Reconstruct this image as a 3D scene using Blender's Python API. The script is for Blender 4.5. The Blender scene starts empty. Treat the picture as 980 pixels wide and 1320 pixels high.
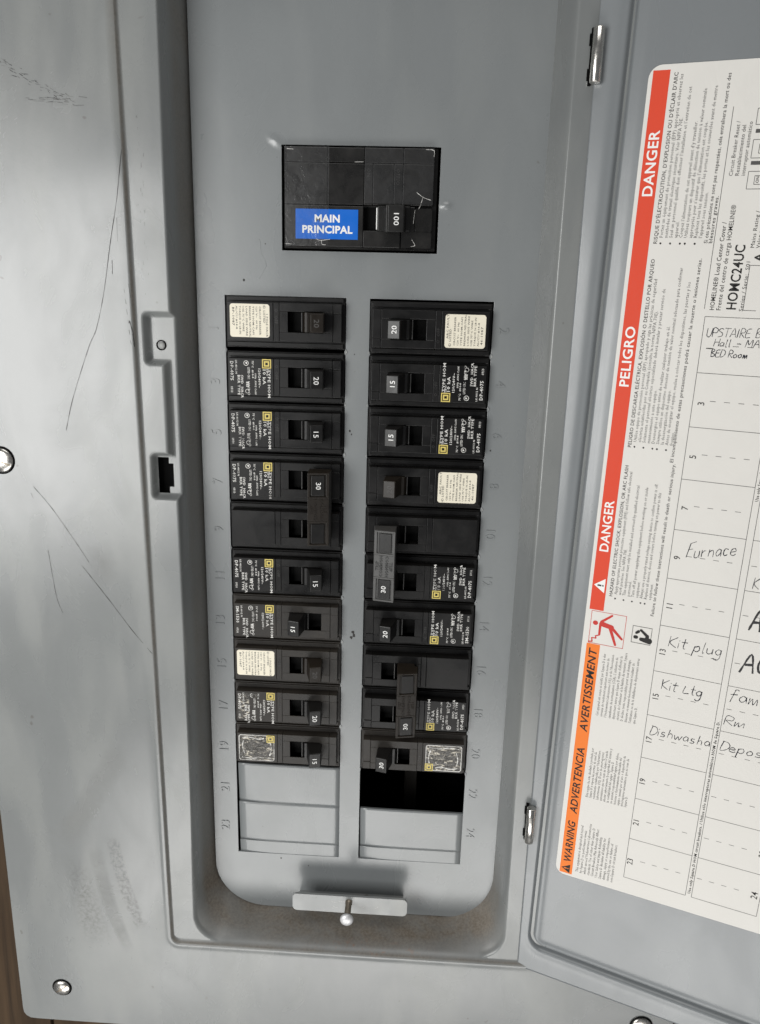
import bpy, bmesh, math, random
import numpy as np
from mathutils import Vector, Matrix, noise as mnoise
random.seed(4)
SC = bpy.context.scene
COL = SC.collection
MM = 0.001

def V(x, y, h=0.0):
    """millimetres: x right, y down the wall, h out of the wall -> Blender metres"""
    return Vector((x*MM, -h*MM, -y*MM))

# ------------------------------------------------------------------ camera
cd = bpy.data.cameras.new('camera'); cam = bpy.data.objects.new('camera', cd); COL.objects.link(cam)
cd.sensor_fit = 'VERTICAL'; cd.sensor_height = 24.0; cd.lens = 1010.0/1320.0*24.0
cd.clip_start = 0.01; cd.clip_end = 50
def rodr(r):
    th = np.linalg.norm(r); k = r/th
    K = np.array([[0,-k[2],k[1]],[k[2],0,-k[0]],[-k[1],k[0],0]])
    return np.eye(3)+math.sin(th)*K+(1-math.cos(th))*K@K
_R = rodr(np.array([0.261468806, 0.0497236589, 0.0322059931]))
_t = np.array([-74.6521906, -104.027277, 376.517376])
_C = -_R.T@_t
def cv(a): return Vector((a[0], a[2], -a[1]))
mx = Matrix.Identity(4)
for i, a in enumerate((cv(_R[0]), -cv(_R[1]), -cv(_R[2]))):
    for j in range(3): mx[j][i] = a[j]
mx.translation = cv(_C)*MM
cam.matrix_world = mx
SC.camera = cam

# ------------------------------------------------------------------ light
w = bpy.data.worlds.new('World'); SC.world = w; w.use_nodes = True
w.node_tree.nodes['Background'].inputs[0].default_value = (0.88, 0.90, 0.93, 1)
w.node_tree.nodes['Background'].inputs[1].default_value = 0.15
def area(name, pos, target, sx, sy, power, col):
    l = bpy.data.lights.new(name, 'AREA'); l.shape = 'RECTANGLE'; l.size = sx; l.size_y = sy
    l.energy = power; l.color = col
    o = bpy.data.objects.new(name, l); COL.objects.link(o)
    o.location = V(*pos); d = V(*target)-V(*pos)
    o.rotation_euler = d.to_track_quat('-Z', 'Y').to_euler()
    return o
area('window_light', (-420, 100, 720), (20, 140, 0), 0.40, 0.50, 5.9, (1.0, 0.995, 0.975))
area('floor_bounce_light', (40, 840, 680), (60, 200, 0), 0.80, 0.36, 4.8, (1.0, 0.985, 0.955))
area('added_top_fill', (120, -950, 560), (60, 250, 0), 0.8, 0.4, 3.2, (1.0, 0.985, 0.96))  # extra lamp added above to lighten the bottom wall of the recess
SC.view_settings.view_transform = 'Standard'; SC.view_settings.look = 'None'
SC.view_settings.exposure = 0.0; SC.view_settings.gamma = 1.0

# ------------------------------------------------------------------ helpers
def link(o, parent=None, kind=None, label=None, cat=None, group=None):
    if o.name not in COL.objects: COL.objects.link(o)
    if parent is not None: o.parent = parent
    if kind: o['kind'] = kind
    if label: o['label'] = label
    if cat: o['category'] = cat
    if group: o['group'] = group
    return o
def empty(name, loc, label, cat, group=None):
    o = bpy.data.objects.new(name, None); o.empty_display_size = 0.01
    o.location = loc
    return link(o, None, None, label, cat, group)
def mesh_obj(name, verts, faces, mat, parent=None, smooth=False, **k):
    me = bpy.data.meshes.new(name); me.from_pydata([tuple(v) for v in verts], [], faces); me.update()
    if smooth: me.polygons.foreach_set('use_smooth', [True]*len(me.polygons))
    me.materials.append(mat)
    return link(bpy.data.objects.new(name, me), parent, **k)
def bm_obj(name, bm, mat, parent=None, smooth=False, **k):
    bmesh.ops.recalc_face_normals(bm, faces=bm.faces)
    me = bpy.data.meshes.new(name); bm.to_mesh(me); bm.free()
    if smooth: me.polygons.foreach_set('use_smooth', [True]*len(me.polygons))
    me.materials.append(mat)
    return link(bpy.data.objects.new(name, me), parent, **k)
def prism(bm, pts, h0, h1, bev=0.0, seg=2, frustum=None, slope=0.0):
    """polygon pts (x,y) from h0 to h1; frustum = pts for the top"""
    top = frustum or pts
    a = [bm.verts.new(V(x, y, h0)) for x, y in pts]; xm = sum(p[0] for p in top)/len(top)
    b = [bm.verts.new(V(x, y, h1-slope*(x-xm))) for x, y in top]
    n = len(pts); fs = [bm.faces.new(b)]; bm.faces.new(a[::-1])
    for i in range(n): bm.faces.new((a[i], a[(i+1) % n], b[(i+1) % n], b[i]))
    if bev > 0:
        ed = [e for e in fs[0].edges]
        ed += [e for v in b for e in v.link_edges if e not in ed and (e.other_vert(v) in a)]
        bmesh.ops.bevel(bm, geom=list(set(ed)), offset=bev*MM, segments=seg, profile=0.5, affect='EDGES', clamp_overlap=True)
def rect(x0, y0, x1, y1): return [(x0, y0), (x1, y0), (x1, y1), (x0, y1)]
def rrect(x0, y0, x1, y1, r, n=6):
    o = []
    for cx, cy, a0 in ((x1-r, y0+r, -90), (x1-r, y1-r, 0), (x0+r, y1-r, 90), (x0+r, y0+r, 180)):
        for i in range(n+1):
            a = math.radians(a0+90*i/n); o.append((cx+r*math.cos(a), cy+r*math.sin(a)))
    return o
def box(bm, x0, y0, h0, x1, y1, h1, bev=0.25, seg=2): prism(bm, rect(x0, y0, x1, y1), h0, h1, bev, seg)
def flat(bm, pts, h): 
    f = bm.faces.new([bm.verts.new(V(x, y, h)) for x, y in pts]); return f
def ribbon(bm, pts, wd, h, jit=0.0):
    n = len(pts); L = []; Rr = []
    for i in range(n):
        p0 = pts[max(i-1, 0)]; p1 = pts[min(i+1, n-1)]
        dx, dy = p1[0]-p0[0], p1[1]-p0[1]; l = math.hypot(dx, dy) or 1
        w_ = wd*(0.5+random.uniform(-jit, jit))
        nx, ny = -dy/l*w_, dx/l*w_
        L.append(bm.verts.new(V(pts[i][0]+nx, pts[i][1]+ny, h))); Rr.append(bm.verts.new(V(pts[i][0]-nx, pts[i][1]-ny, h)))
    for i in range(n-1): bm.faces.new((L[i], L[i+1], Rr[i+1], Rr[i]))
def crom(pts, sub=5):
    if len(pts) < 3: return pts
    P = [pts[0]]+list(pts)+[pts[-1]]; o = []
    for i in range(1, len(P)-2):
        for k in range(sub):
            t = k/sub; q = []
            for c in (0, 1):
                a, b, d, e = P[i-1][c], P[i][c], P[i+1][c], P[i+2][c]
                q.append(0.5*((2*b)+(-a+d)*t+(2*a-5*b+4*d-e)*t*t+(-a+3*b-3*d+e)*t**3))
            o.append(tuple(q))
    o.append(pts[-1]); return o

# text: list of (string, x, y, size, dir, squeeze, bold, align); dir: 'R' upright, 'D' reads downward, 'U' reads upward
_fonts = {}
def text_data(items, h, ext=0.0, res=1, slant=0.0):
    objs = []
    for s, x, y, size, d, sq, bold, al in items:
        c = bpy.data.curves.new('t', 'FONT'); c.body = s; c.size = size; c.resolution_u = res
        c.offset = bold; c.align_x = al; c.space_character = 1.06; c.extrude = ext; c.shear = slant; c.fill_mode = 'FRONT' if ext == 0 else 'BOTH'
        o = bpy.data.objects.new('t', c); COL.objects.link(o); objs.append((o, x, y, d, sq))
    bpy.context.view_layer.update(); dg = bpy.context.evaluated_depsgraph_get()
    vs = []; fs = []
    for o, x, y, d, sq in objs:
        me = o.evaluated_get(dg).to_mesh(); b = len(vs)
        for v in me.vertices:
            tx, ty, tz = v.co.x*sq, v.co.y, v.co.z
            if d == 'R': p = (x+tx, y-ty)
            elif d == 'D': p = (x+ty, y+tx)
            else: p = (x-ty, y-tx)
            vs.append(V(p[0], p[1], h+tz))
        fs += [tuple(b+i for i in p.vertices) for p in me.polygons]
    for o, *_ in objs:
        c = o.data; bpy.data.objects.remove(o); bpy.data.curves.remove(c)
    return vs, fs
def text_obj(name, items, h, mat, parent, ext=0.0, res=1, slant=0.0, **k):
    vs, fs = text_data(items, h, ext, res, slant)
    return mesh_obj(name, vs, fs, mat, parent, **k)

# ------------------------------------------------------------------ materials
def nm(name):
    m = bpy.data.materials.new(name); m.use_nodes = True; nt = m.node_tree
    b = nt.nodes['Principled BSDF']; return m, nt, b
def N(nt, t, **k):
    n = nt.nodes.new(t)
    for a, v in k.items():
        if a.startswith('i_'): n.inputs[a[2:].replace('_', ' ')].default_value = v
        else: setattr(n, a, v)
    return n
def coords(nt, scale=(1, 1, 1), loc=(0, 0, 0), rot=(0, 0, 0)):
    t = N(nt, 'ShaderNodeTexCoord'); m = N(nt, 'ShaderNodeMapping')
    m.inputs['Scale'].default_value = scale; m.inputs['Location'].default_value = loc; m.inputs['Rotation'].default_value = rot
    nt.links.new(t.outputs['Object'], m.inputs['Vector']); return m.outputs[0]
def noise_(nt, vec, scale, detail=4, rough=0.5, dist=0.0):
    n = N(nt, 'ShaderNodeTexNoise'); n.inputs['Scale'].default_value = scale; n.inputs['Detail'].default_value = detail
    n.inputs['Roughness'].default_value = rough; n.inputs['Distortion'].default_value = dist
    nt.links.new(vec, n.inputs['Vector']); return n.outputs['Fac']
def ramp(nt, fac, stops):
    r = N(nt, 'ShaderNodeValToRGB'); e = r.color_ramp.elements
    while len(e) < len(stops): e.new(0.5)
    for i, (p, c) in enumerate(stops):
        e[i].position = p; e[i].color = (c, c, c, 1) if isinstance(c, float) else (*c, 1)
    nt.links.new(fac, r.inputs[0]); return r.outputs[0]
def mixc(nt, fac, a, b, mode='MIX'):
    m = N(nt, 'ShaderNodeMix', data_type='RGBA', blend_type=mode)
    for s, v in ((m.inputs[0], fac), (m.inputs[6], a), (m.inputs[7], b)):
        if hasattr(v, 'node'): nt.links.new(v, s)
        else: s.default_value = v if isinstance(v, float) else (*v, 1)
    return m.outputs[2]
def math_(nt, op, a, b=None):
    m = N(nt, 'ShaderNodeMath', operation=op)
    for s, v in ((m.inputs[0], a), (m.inputs[1], b)):
        if v is None: continue
        if hasattr(v, 'node'): nt.links.new(v, s)
        else: s.default_value = v
    return m.outputs[0]
def bump(nt, b, h, strength, dist=0.0002):
    n = N(nt, 'ShaderNodeBump'); n.inputs['Strength'].default_value = strength; n.inputs['Distance'].default_value = dist
    nt.links.new(h, n.inputs['Height']); nt.links.new(n.outputs[0], b.inputs['Normal'])

def paint(name, base, dirt=False, rough=0.36, film_glare=0.25, specks=0.62, blotch=0.3):
    m, nt, b = nm(name)
    v = coords(nt)
    big = noise_(nt, coords(nt, (1, 1, 1), (0.3, 0, 0.1), (0, math.radians(-35), 0)), 9, 3, 0.5, 0.4)
    vs = coords(nt, (26, 1, 7), (0, 0, 0), (0, math.radians(32), 0))
    streak = noise_(nt, vs, 1.3, 3, 0.5, 0.3)
    fine = noise_(nt, v, 420, 3, 0.6)
    c = mixc(nt, ramp(nt, big, [(0.40, 0.0), (0.62, 1.0)]), tuple(x*0.97 for x in base), tuple(min(1, x*1.03) for x in base))
    mid = noise_(nt, coords(nt, (1, 1, 0.6), (0, 0, 0), (0, math.radians(-30), 0)), 34, 5, 0.62, 0.8)
    c = mixc(nt, math_(nt, 'MULTIPLY', ramp(nt, mid, [(0.46, 0.0), (0.66, 1.0)]), blotch), c, tuple(x*0.86 for x in base))
    c = mixc(nt, math_(nt, 'MULTIPLY', ramp(nt, streak, [(0.48, 0.0), (0.60, 1.0)]), film_glare), c, (0.42, 0.42, 0.39))  # pale diagonal streaks: dust film that also paints in reflected glare
    c = mixc(nt, math_(nt, 'MULTIPLY', ramp(nt, fine, [(0.3, 0.0), (0.8, 1.0)]), 0.12), c, tuple(x*0.8 for x in base))
    sp = noise_(nt, v, 160, 2, 0.5)
    c = mixc(nt, math_(nt, 'MULTIPLY', ramp(nt, sp, [(specks+0.13, 0.0), (specks+0.17, 1.0)]), 0.55), c, (0.10, 0.09, 0.08))
    if dirt:
        at = N(nt, 'ShaderNodeAttribute', attribute_name='grime_shade')
        g1 = noise_(nt, v, 42, 6, 0.7, 0.6); g2 = noise_(nt, v, 700, 3, 0.7)
        k = math_(nt, 'MULTIPLY', at.outputs['Fac'], ramp(nt, g1, [(0.38, 0.50), (0.60, 1.0)]))
        c = mixc(nt, k, c, mixc(nt, ramp(nt, g2, [(0.35, 0.0), (0.65, 1.0)]), (0.125, 0.104, 0.080), (0.205, 0.176, 0.142)))
        ru = N(nt, 'ShaderNodeAttribute', attribute_name='rust')
        r2 = noise_(nt, v, 170, 4, 0.7)
        c = mixc(nt, math_(nt, 'MULTIPLY', ru.outputs['Fac'], ramp(nt, r2, [(0.56, 0.0), (0.62, 0.8)])), c, (0.26, 0.12, 0.06))
    nt.links.new(c, b.inputs['Base Color'])
    r = ramp(nt, math_(nt, 'ADD', math_(nt, 'MULTIPLY', big, 0.35), math_(nt, 'ADD', math_(nt, 'MULTIPLY', streak, 0.35), math_(nt, 'MULTIPLY', mid, 0.3))), [(0.42, rough-0.12*blotch), (0.60, rough+0.20*blotch)])
    if dirt: r = mixc(nt, at.outputs['Fac'], r, (0.85, 0.85, 0.85))
    nt.links.new(r, b.inputs['Roughness'])
    b.inputs['Specular IOR Level'].default_value = 0.65
    bump(nt, b, math_(nt, 'ADD', noise_(nt, v, 750, 2, 0.5), math_(nt, 'MULTIPLY', noise_(nt, v, 28, 2, 0.5), 6.0)), 0.22, 0.00007)
    return m
GREY = (0.188, 0.197, 0.196)
M_cover = paint('cover_paint', GREY, dirt=True, film_glare=0.12, rough=0.26, blotch=0.40)
M_dead = paint('deadfront_paint', (0.196, 0.208, 0.212), film_glare=0.04, rough=0.28)
M_door = paint('door_paint', (0.190, 0.203, 0.211), film_glare=0.0, rough=0.30, specks=0.66)
M_bar = paint('bar_paint', (0.25, 0.26, 0.26), film_glare=0.4, rough=0.4, specks=0.56, blotch=0.9)

def plastic(name, base, rough=0.42, dust=0.25, dustcol=(0.16, 0.14, 0.12), bumpk=0.2, spec=0.35):
    m, nt, b = nm(name); v = coords(nt)
    oi = N(nt, 'ShaderNodeObjectInfo')
    off = N(nt, 'ShaderNodeVectorMath', operation='ADD'); nt.links.new(v, off.inputs[0]); nt.links.new(oi.outputs['Random'], off.inputs[1])
    v = off.outputs[0]
    n1 = noise_(nt, v, 70, 4, 0.6, 0.5); n2 = noise_(nt, v, 900, 3, 0.7)
    k = math_(nt, 'MULTIPLY', math_(nt, 'MULTIPLY', ramp(nt, n1, [(0.35, 0.1), (0.7, 1.0)]), ramp(nt, n2, [(0.3, 0.2), (0.7, 1.0)])), dust)
    geo = N(nt, 'ShaderNodeNewGeometry'); sx = N(nt, 'ShaderNodeSeparateXYZ'); nt.links.new(geo.outputs['Normal'], sx.inputs[0])
    up = ramp(nt, sx.outputs['Z'], [(0.25, 0.0), (0.9, 1.0)])           # dust settles on faces that look up
    k = math_(nt, 'MINIMUM', math_(nt, 'ADD', k, math_(nt, 'MULTIPLY', up, dust*1.2)), 1.0)
    nt.links.new(mixc(nt, k, base, dustcol), b.inputs['Base Color'])
    nt.links.new(ramp(nt, n1, [(0.3, rough-0.06), (0.7, rough+0.12)]), b.inputs['Roughness'])
    b.inputs['Specular IOR Level'].default_value = spec
    bump(nt, b, n2, bumpk, 0.0001)
    return m
M_black = plastic('breaker_plastic', (0.0055, 0.0055, 0.0058), rough=0.33, dust=0.035, spec=0.27)
M_black2 = plastic('worn_breaker_plastic', (0.016, 0.0145, 0.013), rough=0.44, dustcol=(0.14, 0.115, 0.09), dust=0.16)
M_lug = plastic('handle_plastic', (0.008, 0.008, 0.008), rough=0.34, dust=0.04)
M_lugb = plastic('brown_handle_plastic', (0.011, 0.0085, 0.0065), rough=0.42, dust=0.10, dustcol=(0.12, 0.09, 0.06))
M_main = plastic('main_breaker_plastic', (0.008, 0.008, 0.008), rough=0.26, dust=0.07)
M_slot = plastic('slot_shade_plastic', (0.002, 0.002, 0.002), rough=0.6, dust=0.0, spec=0.08)  # near-black, low sheen: shade of the switch wells put into the colour
def simple(name, base, rough=0.6, metal=0.0, var=0.0, scale=200, spec=0.5):
    m, nt, b = nm(name)
    if var:
        n = noise_(nt, coords(nt), scale, 4, 0.6)
        nt.links.new(mixc(nt, n, tuple(x*(1-var) for x in base), tuple(min(1, x*(1+var)) for x in base)), b.inputs['Base Color'])
        nt.links.new(ramp(nt, n, [(0.3, max(0.02, rough-0.08)), (0.7, min(1.0, rough+0.12))]), b.inputs['Roughness'])
    else:
        b.inputs['Base Color'].default_value = (*base, 1); b.inputs['Roughness'].default_value = rough
    b.inputs['Metallic'].default_value = metal; b.inputs['Specular IOR Level'].default_value = spec
    return m
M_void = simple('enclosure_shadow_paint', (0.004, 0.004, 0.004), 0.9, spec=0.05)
M_steel = simple('zinc_plated_steel', (0.66, 0.64, 0.60), 0.24, 1.0, 0.06, 300)
M_dksteel = simple('tarnished_steel', (0.30, 0.26, 0.21), 0.42, 1.0, 0.3, 500)
M_knob = simple('scuffed_zinc_knob', (0.62, 0.62, 0.63), 0.45, 0.5, 0.15, 600)
M_paper = simple('label_paper', (0.665, 0.648, 0.612), 0.5, 0, 0.05, 45, 0.4)
_nt = M_paper.node_tree; bump(_nt, _nt.nodes['Principled BSDF'], noise_(_nt, coords(_nt, (1, 1, 1)), 55, 4, 0.55, 0.8), 0.55, 0.0006)
M_cream = simple('cream_sticker', (0.76, 0.71, 0.58), 0.5, 0, 0.06, 150)
M_red = simple('red_print', (0.66, 0.062, 0.026), 0.5, 0, 0.05, 900, 0.25)
M_dred = simple('pictogram_red_print', (0.52, 0.04, 0.03), 0.5, spec=0.25)
M_orange = simple('orange_print', (0.80, 0.195, 0.028), 0.5, 0, 0.05, 900, 0.25)
M_blue = simple('blue_sticker', (0.005, 0.125, 0.55), 0.35, 0, 0.06, 120, 0.3)
M_white = simple('white_print', (0.80, 0.80, 0.78), 0.5)
def wprint():
    m, nt, b = nm('white_ink_print'); v = coords(nt); oi = N(nt, 'ShaderNodeObjectInfo')
    off = N(nt, 'ShaderNodeVectorMath', operation='ADD'); nt.links.new(v, off.inputs[0]); nt.links.new(oi.outputs['Random'], off.inputs[1])
    n = noise_(nt, off.outputs[0], 140, 5, 0.7, 0.5)
    wear = math_(nt, 'ADD', n, math_(nt, 'MULTIPLY', oi.outputs['Random'], 0.12))
    nt.links.new(mixc(nt, ramp(nt, wear, [(0.60, 0.0), (0.76, 1.0)]), (0.70, 0.69, 0.66), (0.11, 0.105, 0.10)), b.inputs['Base Color'])
    b.inputs['Roughness'].default_value = 0.6; return m
M_wprint = wprint()
M_ink = simple('black_ink_print', (0.025, 0.024, 0.023), 0.6, spec=0.2)
M_body = simple('small_ink_print', (0.085, 0.082, 0.08), 0.6, spec=0.2)
M_yel = simple('yellow_ink_print', (0.62, 0.50, 0.13), 0.5, 0, 0.1, 900)
M_pen = simple('ballpoint_ink', (0.022, 0.023, 0.032), 0.6, spec=0.15)
M_marker = simple('marker_ink', (0.012, 0.012, 0.014), 0.45)
M_scr = simple('scratch_mark', (0.045, 0.043, 0.042), 0.8, spec=0.1)
M_oo = simple('raised_letter_plastic', (0.035, 0.034, 0.033), 0.4)
def N_scale(nt, v):
    m = N(nt, 'ShaderNodeVectorMath', operation='MULTIPLY'); nt.links.new(v, m.inputs[0]); m.inputs[1].default_value = (190, 190, 520); return m.outputs[0]
def foil():
    m, nt, b = nm('worn_foil_glare'); v = coords(nt)
    oi = N(nt, 'ShaderNodeObjectInfo')
    off = N(nt, 'ShaderNodeVectorMath', operation='ADD'); nt.links.new(v, off.inputs[0]); nt.links.new(oi.outputs['Random'], off.inputs[1]); v = off.outputs[0]
    n = noise_(nt, N_scale(nt, v), 1.0, 5, 0.7, 1.6)
    k = ramp(nt, n, [(0.54, 0.0), (0.66, 1.0)])
    nt.links.new(mixc(nt, k, (0.03, 0.027, 0.022), (0.62, 0.57, 0.47)), b.inputs['Base Color'])  # pale flecks paint the glare on the worn, crinkled foil
    b.inputs['Roughness'].default_value = 0.25; b.inputs['Metallic'].default_value = 0.0
    bump(nt, b, noise_(nt, v, 500, 3, 0.6, 1.0), 0.9, 0.0004); return m
M_foil = foil()
def tape():
    m, nt, b = nm('clear_tape')
    tr = N(nt, 'ShaderNodeBsdfTransparent'); gl = N(nt, 'ShaderNodeBsdfGlossy'); gl.inputs['Roughness'].default_value = 0.22
    gl.inputs['Color'].default_value = (0.8, 0.8, 0.8, 1)
    mix = N(nt, 'ShaderNodeMixShader'); v = coords(nt)
    nn = noise_(nt, v, 120, 4, 0.65, 1.0)
    bp = N(nt, 'ShaderNodeBump'); bp.inputs['Strength'].default_value = 0.5; bp.inputs['Distance'].default_value = 0.0004
    nt.links.new(nn, bp.inputs['Height']); nt.links.new(bp.outputs[0], gl.inputs['Normal'])
    nt.links.new(ramp(nt, nn, [(0.35, 0.07), (0.7, 0.15)]), mix.inputs[0])
    nt.links.new(tr.outputs[0], mix.inputs[1]); nt.links.new(gl.outputs[0], mix.inputs[2])
    nt.links.new(mix.outputs[0], nt.nodes['Material Output'].inputs[0]); return m
M_tape = tape()
def wood():
    m, nt, b = nm('weathered_wood'); v = coords(nt, (60, 60, 4))
    n = noise_(nt, v, 1.5, 6, 0.65, 0.6); n2 = noise_(nt, coords(nt), 25, 3)
    c = mixc(nt, ramp(nt, n, [(0.3, 0.0), (0.7, 1.0)]), (0.010, 0.006, 0.004), (0.065, 0.040, 0.022))
    c = mixc(nt, math_(nt, 'MULTIPLY', n2, 0.5), c, (0.06, 0.042, 0.026))
    nt.links.new(c, b.inputs['Base Color']); b.inputs['Specular IOR Level'].default_value = 0.2; b.inputs['Roughness'].default_value = 0.85
    bump(nt, b, n, 0.5, 0.001); return m
M_wood = wood()

# ------------------------------------------------------------------ the setting: wooden wall
# boards round the opening in which the cabinet sits
X0, X1, Y0, Y1 = -126.0, 252.0, -190.0, 418.5      # cover plate
wallroot = link(bpy.data.objects.new('wall', None), kind='structure')
def board(x0, y0, x1, y1):
    bm = bmesh.new(); box(bm, x0, y0, 2, x1, y1, 19.5+random.uniform(-0.6, 0.3), 0.8)
    bm_obj('board', bm, M_wood, wallroot)
for x0 in range(-520, -112, 90):
    board(x0, -520, min(x0+88.5, -113), 760)
for x0 in range(239, 620, 90):
    board(x0, -520, x0+88.5, 760)
for i, x0 in enumerate(range(-111, 238, 87)):
    board(x0, 405, x0+85.5, 760); board(x0, -520, x0+85.5, -178)

# ------------------------------------------------------------------ cover (pressed steel) as a height field
def sd_rr(x, y, x0, y0, x1, y1, r):
    cx, cy, hx, hy = (x0+x1)/2, (y0+y1)/2, (x1-x0)/2-r, (y1-y0)/2-r
    qx, qy = np.abs(x-cx)-hx, np.abs(y-cy)-hy
    return np.hypot(np.maximum(qx, 0), np.maximum(qy, 0))+np.minimum(np.maximum(qx, qy), 0)-r
def sstep(a, b, x):
    t = np.clip((x-a)/(b-a), 0, 1); return t*t*(3-2*t)
def smin(a, b, k):
    h = np.clip(0.5+0.5*(b-a)/k, 0, 1); return b*(1-h)+a*h-k*h*(1-h)
OP = (-15.2, -160.0, 148.6, 350.6)                  # opening at deadfront level
def opening_d(x, y): return sd_rr(x, y, OP[0], OP[1], OP[2], OP[3], 30)
def plate_h(x, y):
    xs = x-0.008*(y-180)                            # stamped step runs a little out of true on the left
    ds = sd_rr(np.where(x < 60, xs, x), y, -35.2, -172, 172, 357.4, 4.5)
    h = 22+2.0*sstep(-0.9, 0.7, ds)
    # slight rise of metal beside the step
    h += 0.25*np.exp(-((ds-1.6)/1.6)**2)
    # latch recess on the left rail
    e = 1.5
    def r_(a, b, c, d, r=2.0): return sd_rr(x, y, a, b, c, d, r)
    rec = np.minimum(np.minimum(r_(-32.3, 9, -12, 31.5), r_(-23.6, 9, -12, 96, 1.5)), r_(-32.0, 74.5, -12, 96))
    rec = rec+0.35*np.exp(-((y-60)/40)**2)
    pres = sstep(1.3, -1.5, rec)
    h = h-4.6*pres
    # gentle unevenness of pressed sheet
    h += 0.12*np.sin(x*0.031+1.0)*np.cos(y*0.023+0.5)+0.06*np.sin(y*0.071+x*0.04)
    return h
def cover_h(x, y):
    d = opening_d(x, y)
    bot = sstep(250, 345, y)
    rgt = sstep(60, 120, x)
    k = 3.2+6.2*bot+3.6*rgt*(1-bot)
    do = sd_rr(x, y, -20.0, -165, 153.0, 355.2, 15)
    di = np.maximum(d+0.1, -2.2)
    t = np.where(do < 0, di/np.maximum(np.maximum(di, 0)-do, 0.3), 1+do/(4.4+0.8*bot))
    return np.maximum(smin(22*t, plate_h(x, y), k), -10)
def lines(segs):
    o = []
    for a, b, st in segs:
        n = max(1, int(round((b-a)/st))); o += [a+(b-a)*i/n for i in range(n)]
    o.append(segs[-1][1]); return np.array(o)
cut_poly = [(-30.5, 76.6, -25.2, 94.4), (-25.2, 79.6, -23.0, 91.2)]
gx = lines([(X0, -38, 4), (-38, -30.5, 0.4), (-30.5, -25.2, 0.44), (-25.2, -23.0, 0.4), (-23.0, -12, 0.4), (-12, 25, 0.9), (25, 110, 5), (110, 142, 0.9), (142, 160, 0.45), (160, X1, 4)])
gy = lines([(Y0, 6, 4), (6, 36, 0.5), (36, 72, 1.5), (72, 76.6, 0.4), (76.6, 79.6, 0.5), (79.6, 91.2, 0.8), (91.2, 94.4, 0.5), (94.4, 100, 0.4), (100, 312, 4), (312, 364, 0.6), (364, Y1, 4)])
GX, GY = np.meshgrid(gx, gy)
H = cover_h(GX, GY); D = opening_d(GX, GY)
cr = sd_rr(GX, GY, X0, Y0, X1, Y1, 6)
# pull the square grid corners in to a rounded outline
PX, PY = GX.copy(), GY.copy()
for sx_, sy_ in ((X0, Y1), (X0, Y0), (X1, Y1), (X1, Y0)):
    cx = sx_+(6 if sx_ < 0 else -6); cy = sy_+(6 if sy_ < 0 else -6)
    msk = ((GX-cx)*(1 if sx_ > 0 else -1) > 0) & ((GY-cy)*(1 if sy_ > 0 else -1) > 0)
    dx, dy = GX-cx, GY-cy; mxx = np.maximum(np.abs(dx), np.abs(dy)); ln = np.hypot(dx, dy)+1e-9
    PX = np.where(msk, cx+dx*mxx/ln, PX); PY = np.where(msk, cy+dy*mxx/ln, PY)
ny_, nx_ = GX.shape
keepv = D > -0.9
hole = np.zeros((ny_-1, nx_-1), bool); CX = (GX[:-1, :-1]+GX[1:, 1:])/2; CY = (GY[:-1, :-1]+GY[1:, 1:])/2
for a, b, c, d in cut_poly: hole |= (CX > a) & (CX < c) & (CY > b) & (CY < d)
kf = (keepv[:-1, :-1] | keepv[1:, 1:] | keepv[1:, :-1] | keepv[:-1, 1:]) & ~hole
idx = np.arange(ny_*nx_).reshape(ny_, nx_)
F = np.stack([idx[:-1, :-1][kf], idx[1:, :-1][kf], idx[1:, 1:][kf], idx[:-1, 1:][kf]], 1)
co = np.stack([PX*MM, -H*MM, -PY*MM], -1).reshape(-1, 3)
used = np.zeros(len(co), bool); used[F.ravel()] = True
remap = np.cumsum(used)-1
def np_mesh(name, co, F, mat, attrs=None):
    me = bpy.data.meshes.new(name); me.vertices.add(len(co)); me.vertices.foreach_set('co', co.ravel())
    me.loops.add(F.size); me.loops.foreach_set('vertex_index', F.ravel().astype(np.int32))
    me.polygons.add(len(F)); me.polygons.foreach_set('loop_start', np.arange(0, F.size, 4, dtype=np.int32))
    me.polygons.foreach_set('loop_total', np.full(len(F), 4, dtype=np.int32))
    me.polygons.foreach_set('use_smooth', np.ones(len(F), bool))
    me.update(calc_edges=True); me.materials.append(mat)
    for k, v in (attrs or {}).items():
        a = me.attributes.new(k, 'FLOAT', 'POINT'); a.data.foreach_set('value', v.astype(np.float32))
    return me
grime_shade = 1.0*sstep(18.5, 9, H)*sstep(290, 338, GY)*(0.55+0.45*np.exp(-((GX-60)/75)**2)) + 0.45*sstep(16, 9, H)*sstep(-8, -12, GX)*(D < 6)+0.25*sstep(330, 345, GY)*sstep(22.5, 18, H)  # dirt on the bottom wall; the left wall term paints in its shade
grime_shade += 0.5*np.exp(-((GX-62)/50)**2)*sstep(23, 19, H)*sstep(345, 350, GY)*(GY < 357)
ds_ = sd_rr(GX-0.008*(GY-180), GY, -35.2, -172, 172, 357.4, 4.5)
grime_shade += 0.75*np.exp(-((ds_)/0.55)**2)*((GY > -170) & (GX < 165))
grime_shade = np.clip(grime_shade, 0, 1)
rust = np.clip(np.exp(-((GY-356.0)/1.3)**2)*np.exp(-((GX-80)/22)**2), 0, 1)
cover = empty('panel_cover', V(63, Y1, 20), 'grey painted steel cover plate with rounded opening and latch pocket, screwed on over wooden boards', 'panel cover')
off = Vector(cover.location)
def shift(me): me.transform(Matrix.Translation(-off))
me = np_mesh('cover_plate', co[used], remap[F], M_cover, {'grime_shade': grime_shade.ravel()[used], 'rust': rust.ravel()[used]})
shift(me); cp = link(bpy.data.objects.new('cover_plate', me), cover)
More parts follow.
